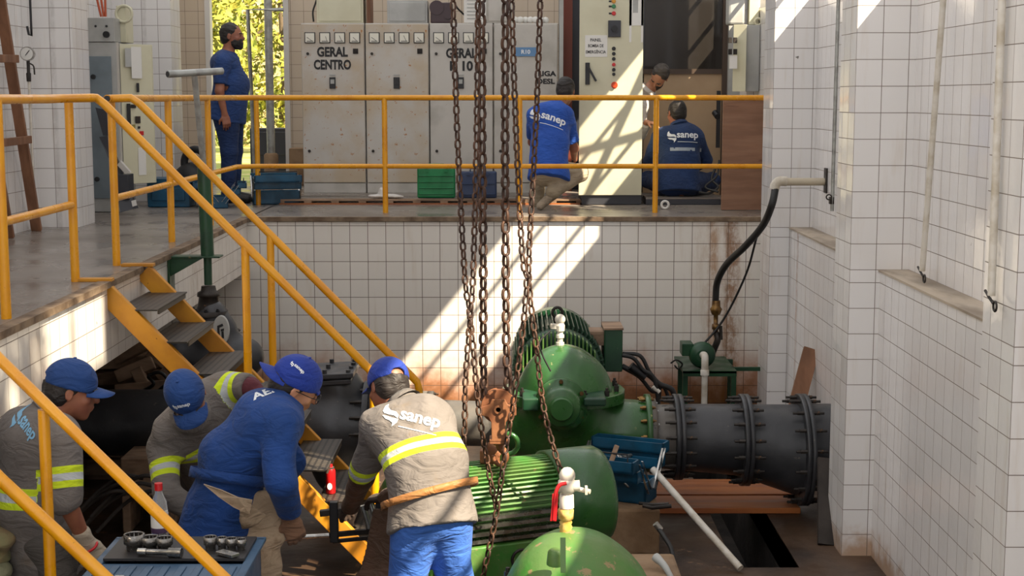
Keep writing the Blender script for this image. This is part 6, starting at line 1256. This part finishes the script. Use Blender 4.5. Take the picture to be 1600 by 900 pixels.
# ================================================================== FOREGROUND: bin with sockets and bottle
bz = W(280, 868, 5.35).z-.028
BX0, BX1, BY0, BY1 = W(140, 880, 5.2).x, W(384, 868, 5.3).x, 5.03, 5.62
m = MB(); m.box((BX0+.06, BY0+.08, PIT), (BX1-.06, BY1-.08, bz-.26)); single('bench_box', m, M_dark, 'dark box carrying the blue-grey bin', 'box')
t = thing('plastic_bin', 'blue-grey plastic bin of sockets at the bottom left, behind the nearest handrail', 'bin', ((BX0+BX1)/2, 5.3, bz-.25))
m = MB(); w_ = .012
for A, B in (((BX0, BY0, bz-.25), (BX1, BY1, bz-.235)), ((BX0, BY0, bz-.25), (BX1, BY0+w_, bz)), ((BX0, BY1-w_, bz-.25), (BX1, BY1, bz)), ((BX0, BY0, bz-.25), (BX0+w_, BY1, bz)), ((BX1-w_, BY0, bz-.25), (BX1, BY1, bz))): m.box(A, B)
part('walls', m, M_binb, t, bevel=.003)
m = MB()
for A, B in (((BX0-.02, BY0-.02), (BX1+.02, BY0+.015)), ((BX0-.02, BY1-.015), (BX1+.02, BY1+.02)), ((BX0-.02, BY0), (BX0+.015, BY1)), ((BX1-.015, BY0), (BX1+.02, BY1))): m.box((A[0], A[1], bz-.004), (B[0], B[1], bz+.012))
part('rim', m, M_binb, t, bevel=.004)
m = MB(); m.box((BX0+w_, BY0+w_, bz-.01), (BX1-w_, BY0+.29, bz+.006)); 
for k_ in range(8): x = BX0+.06+k_*.062; m.box((x, BY0+.03, bz+.006), (x+.03, BY0+.25, bz+.012))
part('ribbed_tray', m, M_binb, t, bevel=.003)
m = MB(); m.box((BX0+w_, BY0+.30, bz+.013), (BX1-w_, BY1-w_, bz+.023)); part('tool_tray', m, flat('dark_tray', '#2c2a2a', .5), t)
tz = bz+.023
M_sock = paint('worn_chrome', '#8f8c88', .3, .85, c2='#6a6864', amt=.8, scale=25)
def socket(px, py, r, h, label, group, k_=0):
    Yd = 5.40; c = W(px, py, Yd)
    Yd = min(max(Yd, 5.44), BY1-.06); x = W(px, py, Yd).x; t = thing('socket', label, 'socket', (x, Yd, tz), group)
    m = MB(); m.lathe((x, Yd, tz+.001), (0, 0, 1), [(0, r*.75), (h*.35, r*.78), (h*.42, r), (h, r), (h, r*.80), (h*.45, r*.76), (h*.4, .002)], 28); part('barrel', m, M_sock, t)
    m = MB(); pts = []
    for i in range(24): a_ = 2*math.pi*i/24; q = r*(.80 if i % 2 else .70); pts.append((x+q*math.cos(a_), Yd+q*math.sin(a_)))
    vs = [(a_, b_, tz+h*.99) for a_, b_ in pts]+[(a_, b_, tz+h*.5) for a_, b_ in pts]; m.add(vs, [(i, (i+1) % 24, 24+(i+1) % 24, 24+i) for i in range(24)]); part('drive_points', m, M_iron, t)
big = [(210, .040, .060, 'largest steel socket, at the left of the bin'), (234, .033, .050, 'middle of the three large sockets in the bin'), (257, .032, .047, 'rightmost of the three large sockets, below the bottle')]
for px, r, h, lab in big: socket(px, 850, r, h, lab, 'large sockets in the bin')
for i, px in enumerate((329, 347, 362, 377)): socket(px, 858, .026-.002*i if i != 1 else .02, .05-.003*i, ('leftmost', 'second', 'third', 'rightmost')[i]+' of the four small sockets at the right end of the bin', 'small sockets in the bin')
def bar(nm, label, a, b, r, cat, hd=1.6):
    t = thing(nm, label, cat, (a+b)/2); m = MB(); m.cyl(a, b, r, n=14); part('shaft', m, M_sock, t); m = MB(); d_ = (b-a).normalized(); m.cyl(b-d_*.03, b+d_*.02, r*hd, n=16); part('head', m, M_sock, t); m = MB(); m.cyl(a-d_*.012, a+d_*.02, r*1.25, n=12); part('collar', m, M_steel, t)
bar('extension_bar', 'short steel extension bar lying in front of the large sockets', V((W(203, 865, 5.2).x, 5.36, bz+.04)), V((W(262, 868, 5.2).x, 5.34, bz+.042)), .011, 'tool', 1.7)
bar('breaker_bar', 'long steel bar lying across the bin', V((W(187, 872, 5.12).x, 5.10, bz+.024)), V((W(322, 885, 5.12).x, 5.08, bz+.024)), .009, 'tool', 1.5)
m = MB(); q = W(340, 868, 5.2); m.beam(V((q.x-.03, 5.38, bz+.034)), V((q.x+.04, 5.33, bz+.034)), .04, .012); single('steel_wedge', m, M_steel, 'flat steel wedge between the handrail and the small sockets', 'wedge', bevel=.002)
# bottle
bx = W(250, 800, 5.57).x; t = thing('plastic_bottle', 'clear plastic bottle with red cap and printed label behind the sockets', 'bottle', (bx, 5.56, tz))
mg, nt, b_ = newmat('clear_plastic'); b_.inputs['Base Color'].default_value = (.9, .92, .93, 1); b_.inputs['Roughness'].default_value = .05; b_.inputs['Transmission Weight'].default_value = .85; b_.inputs['IOR'].default_value = 1.3
m = MB(); m.lathe((bx, 5.56, tz+.001), (0, 0, 1), [(0, .026), (.01, .032), (.03, .033), (.11, .033), (.13, .031), (.155, .028), (.185, .015), (.20, .0135)], 24); part('body', m, mg, t)
m = MB(); m.lathe((bx, 5.56, tz+.055), (0, 0, 1), [(0, .0338), (.055, .0338)], 24); m.lathe((bx, 5.56, tz+.035), (0, 0, 1), [(0, .0339), (.02, .0339)], 24, mi=1); part('label', m, [M_paper, flat('purple_label', '#4a3552', .5)], t)
m = MB(); m.cyl((bx, 5.56, tz+.20), (bx, 5.56, tz+.228), .0155, n=20); part('cap', m, M_red, t, label='red screw cap')
# red can on the stair tread
c = W(540, 757, 8.3); cx = W(517, 770, 8.1).x; t = thing('drink_can', 'red slim spray can standing on a lower stair tread', 'can', (cx, 8.1, c.z))
m = MB(); m.lathe((cx, 8.1, c.z+.003), (0, 0, 1), [(0, .024), (.006, .028), (.13, .028), (.145, .020)], 24); bd_ = part('body', m, M_can, t)
m = MB(); m.cyl((cx, 8.1, c.z+.145), (cx, 8.1, c.z+.155), .021, n=20); m.cyl((cx, 8.1, c.z+.155), (cx, 8.1, c.z+.17), .012, n=14, mi=1); part('top', m, [M_steel, M_red], t)
shape_decal('print', [[(-.014+.014*math.cos(a_/8*math.pi), -.02+.02*math.sin(a_/8*math.pi)) for a_ in range(16)]], (cx+.012, 8.071, c.z+.07), (1, 0, 0), (0, 0, 1), M_paper, bd_, off=.001)
# puller tool in the gloved hands and steel bar
t = thing('bearing_puller', 'heavy black puller tool held by the man with bright blue trousers', 'tool', W(550, 850, 6.75))
c = W(556, 815, 6.86)
m = MB(); a = W(521, 808, 6.86); m.obox(W(522, 815, 6.86), (.02, 0, 0), (0, .02, 0), (0, 0, .10)); m.obox(W(592, 815, 6.80), (.014, 0, 0), (0, .016, 0), (0, 0, .12)); part('jaw', m, M_blackp, t, bevel=.004)
m = MB(); m.beam(W(500, 802, 6.86), W(545, 797, 6.86), .03, .03); m.beam(W(515, 836, 6.86), W(598, 828, 6.82), .024, .024); m.beam(W(520, 846, 6.86), W(600, 838, 6.82), .018, .018); part('yoke', m, M_iron, t, bevel=.003)
m = MB(); m.tube([W(566, 790, 6.84), W(574, 815, 6.84), W(582, 850, 6.84)], .014); m.tube([W(578, 785, 6.84), W(588, 815, 6.82), W(590, 850, 6.82)], .012); part('arm', m, M_galv, t)
m = MB(); m.cyl(W(420, 843, 6.80), W(468, 839, 6.84), .012, n=14); m.cyl(W(466, 839, 6.84), W(516, 836, 6.86), .010, n=14); m.cyl(W(462, 839, 6.83), W(470, 839, 6.84), .014, n=14); part('steel_screw', m, M_steel, t, label='bright steel screw shaft')
# sacks at the lower left edge
s = SDF(); c = W(2, 850, 5.75); s.ell(c+V((-.03, 0, .02)), (.09, .1, .05), k=.03); s.ell(c+V((-.06, 0, -.05)), (.08, .1, .06), k=.03); s.disp = folds(.008, 3, 50); sdf_obj('old_glove', s, fabric('olive_cloth', '#7d8058', '#8f6a4a'), None, .007, label='olive and tan cloth bundle at the left edge', cat='cloth')
s = SDF(); c = W(0, 895, 5.7); s.ell(c+V((-.03, 0, 0)), (.07, .1, .045), k=.03); s.ell(c+V((-.06, 0, -.14)), (.12, .12, .10), k=.04); s.disp = folds(.008, 3, 50, rnd=3); sdf_obj('old_sack', s, fabric('pale_olive_cloth', '#8a8c6c', '#7a7458'), None, .007, label='pale olive cloth lump at the bottom left corner', cat='cloth')
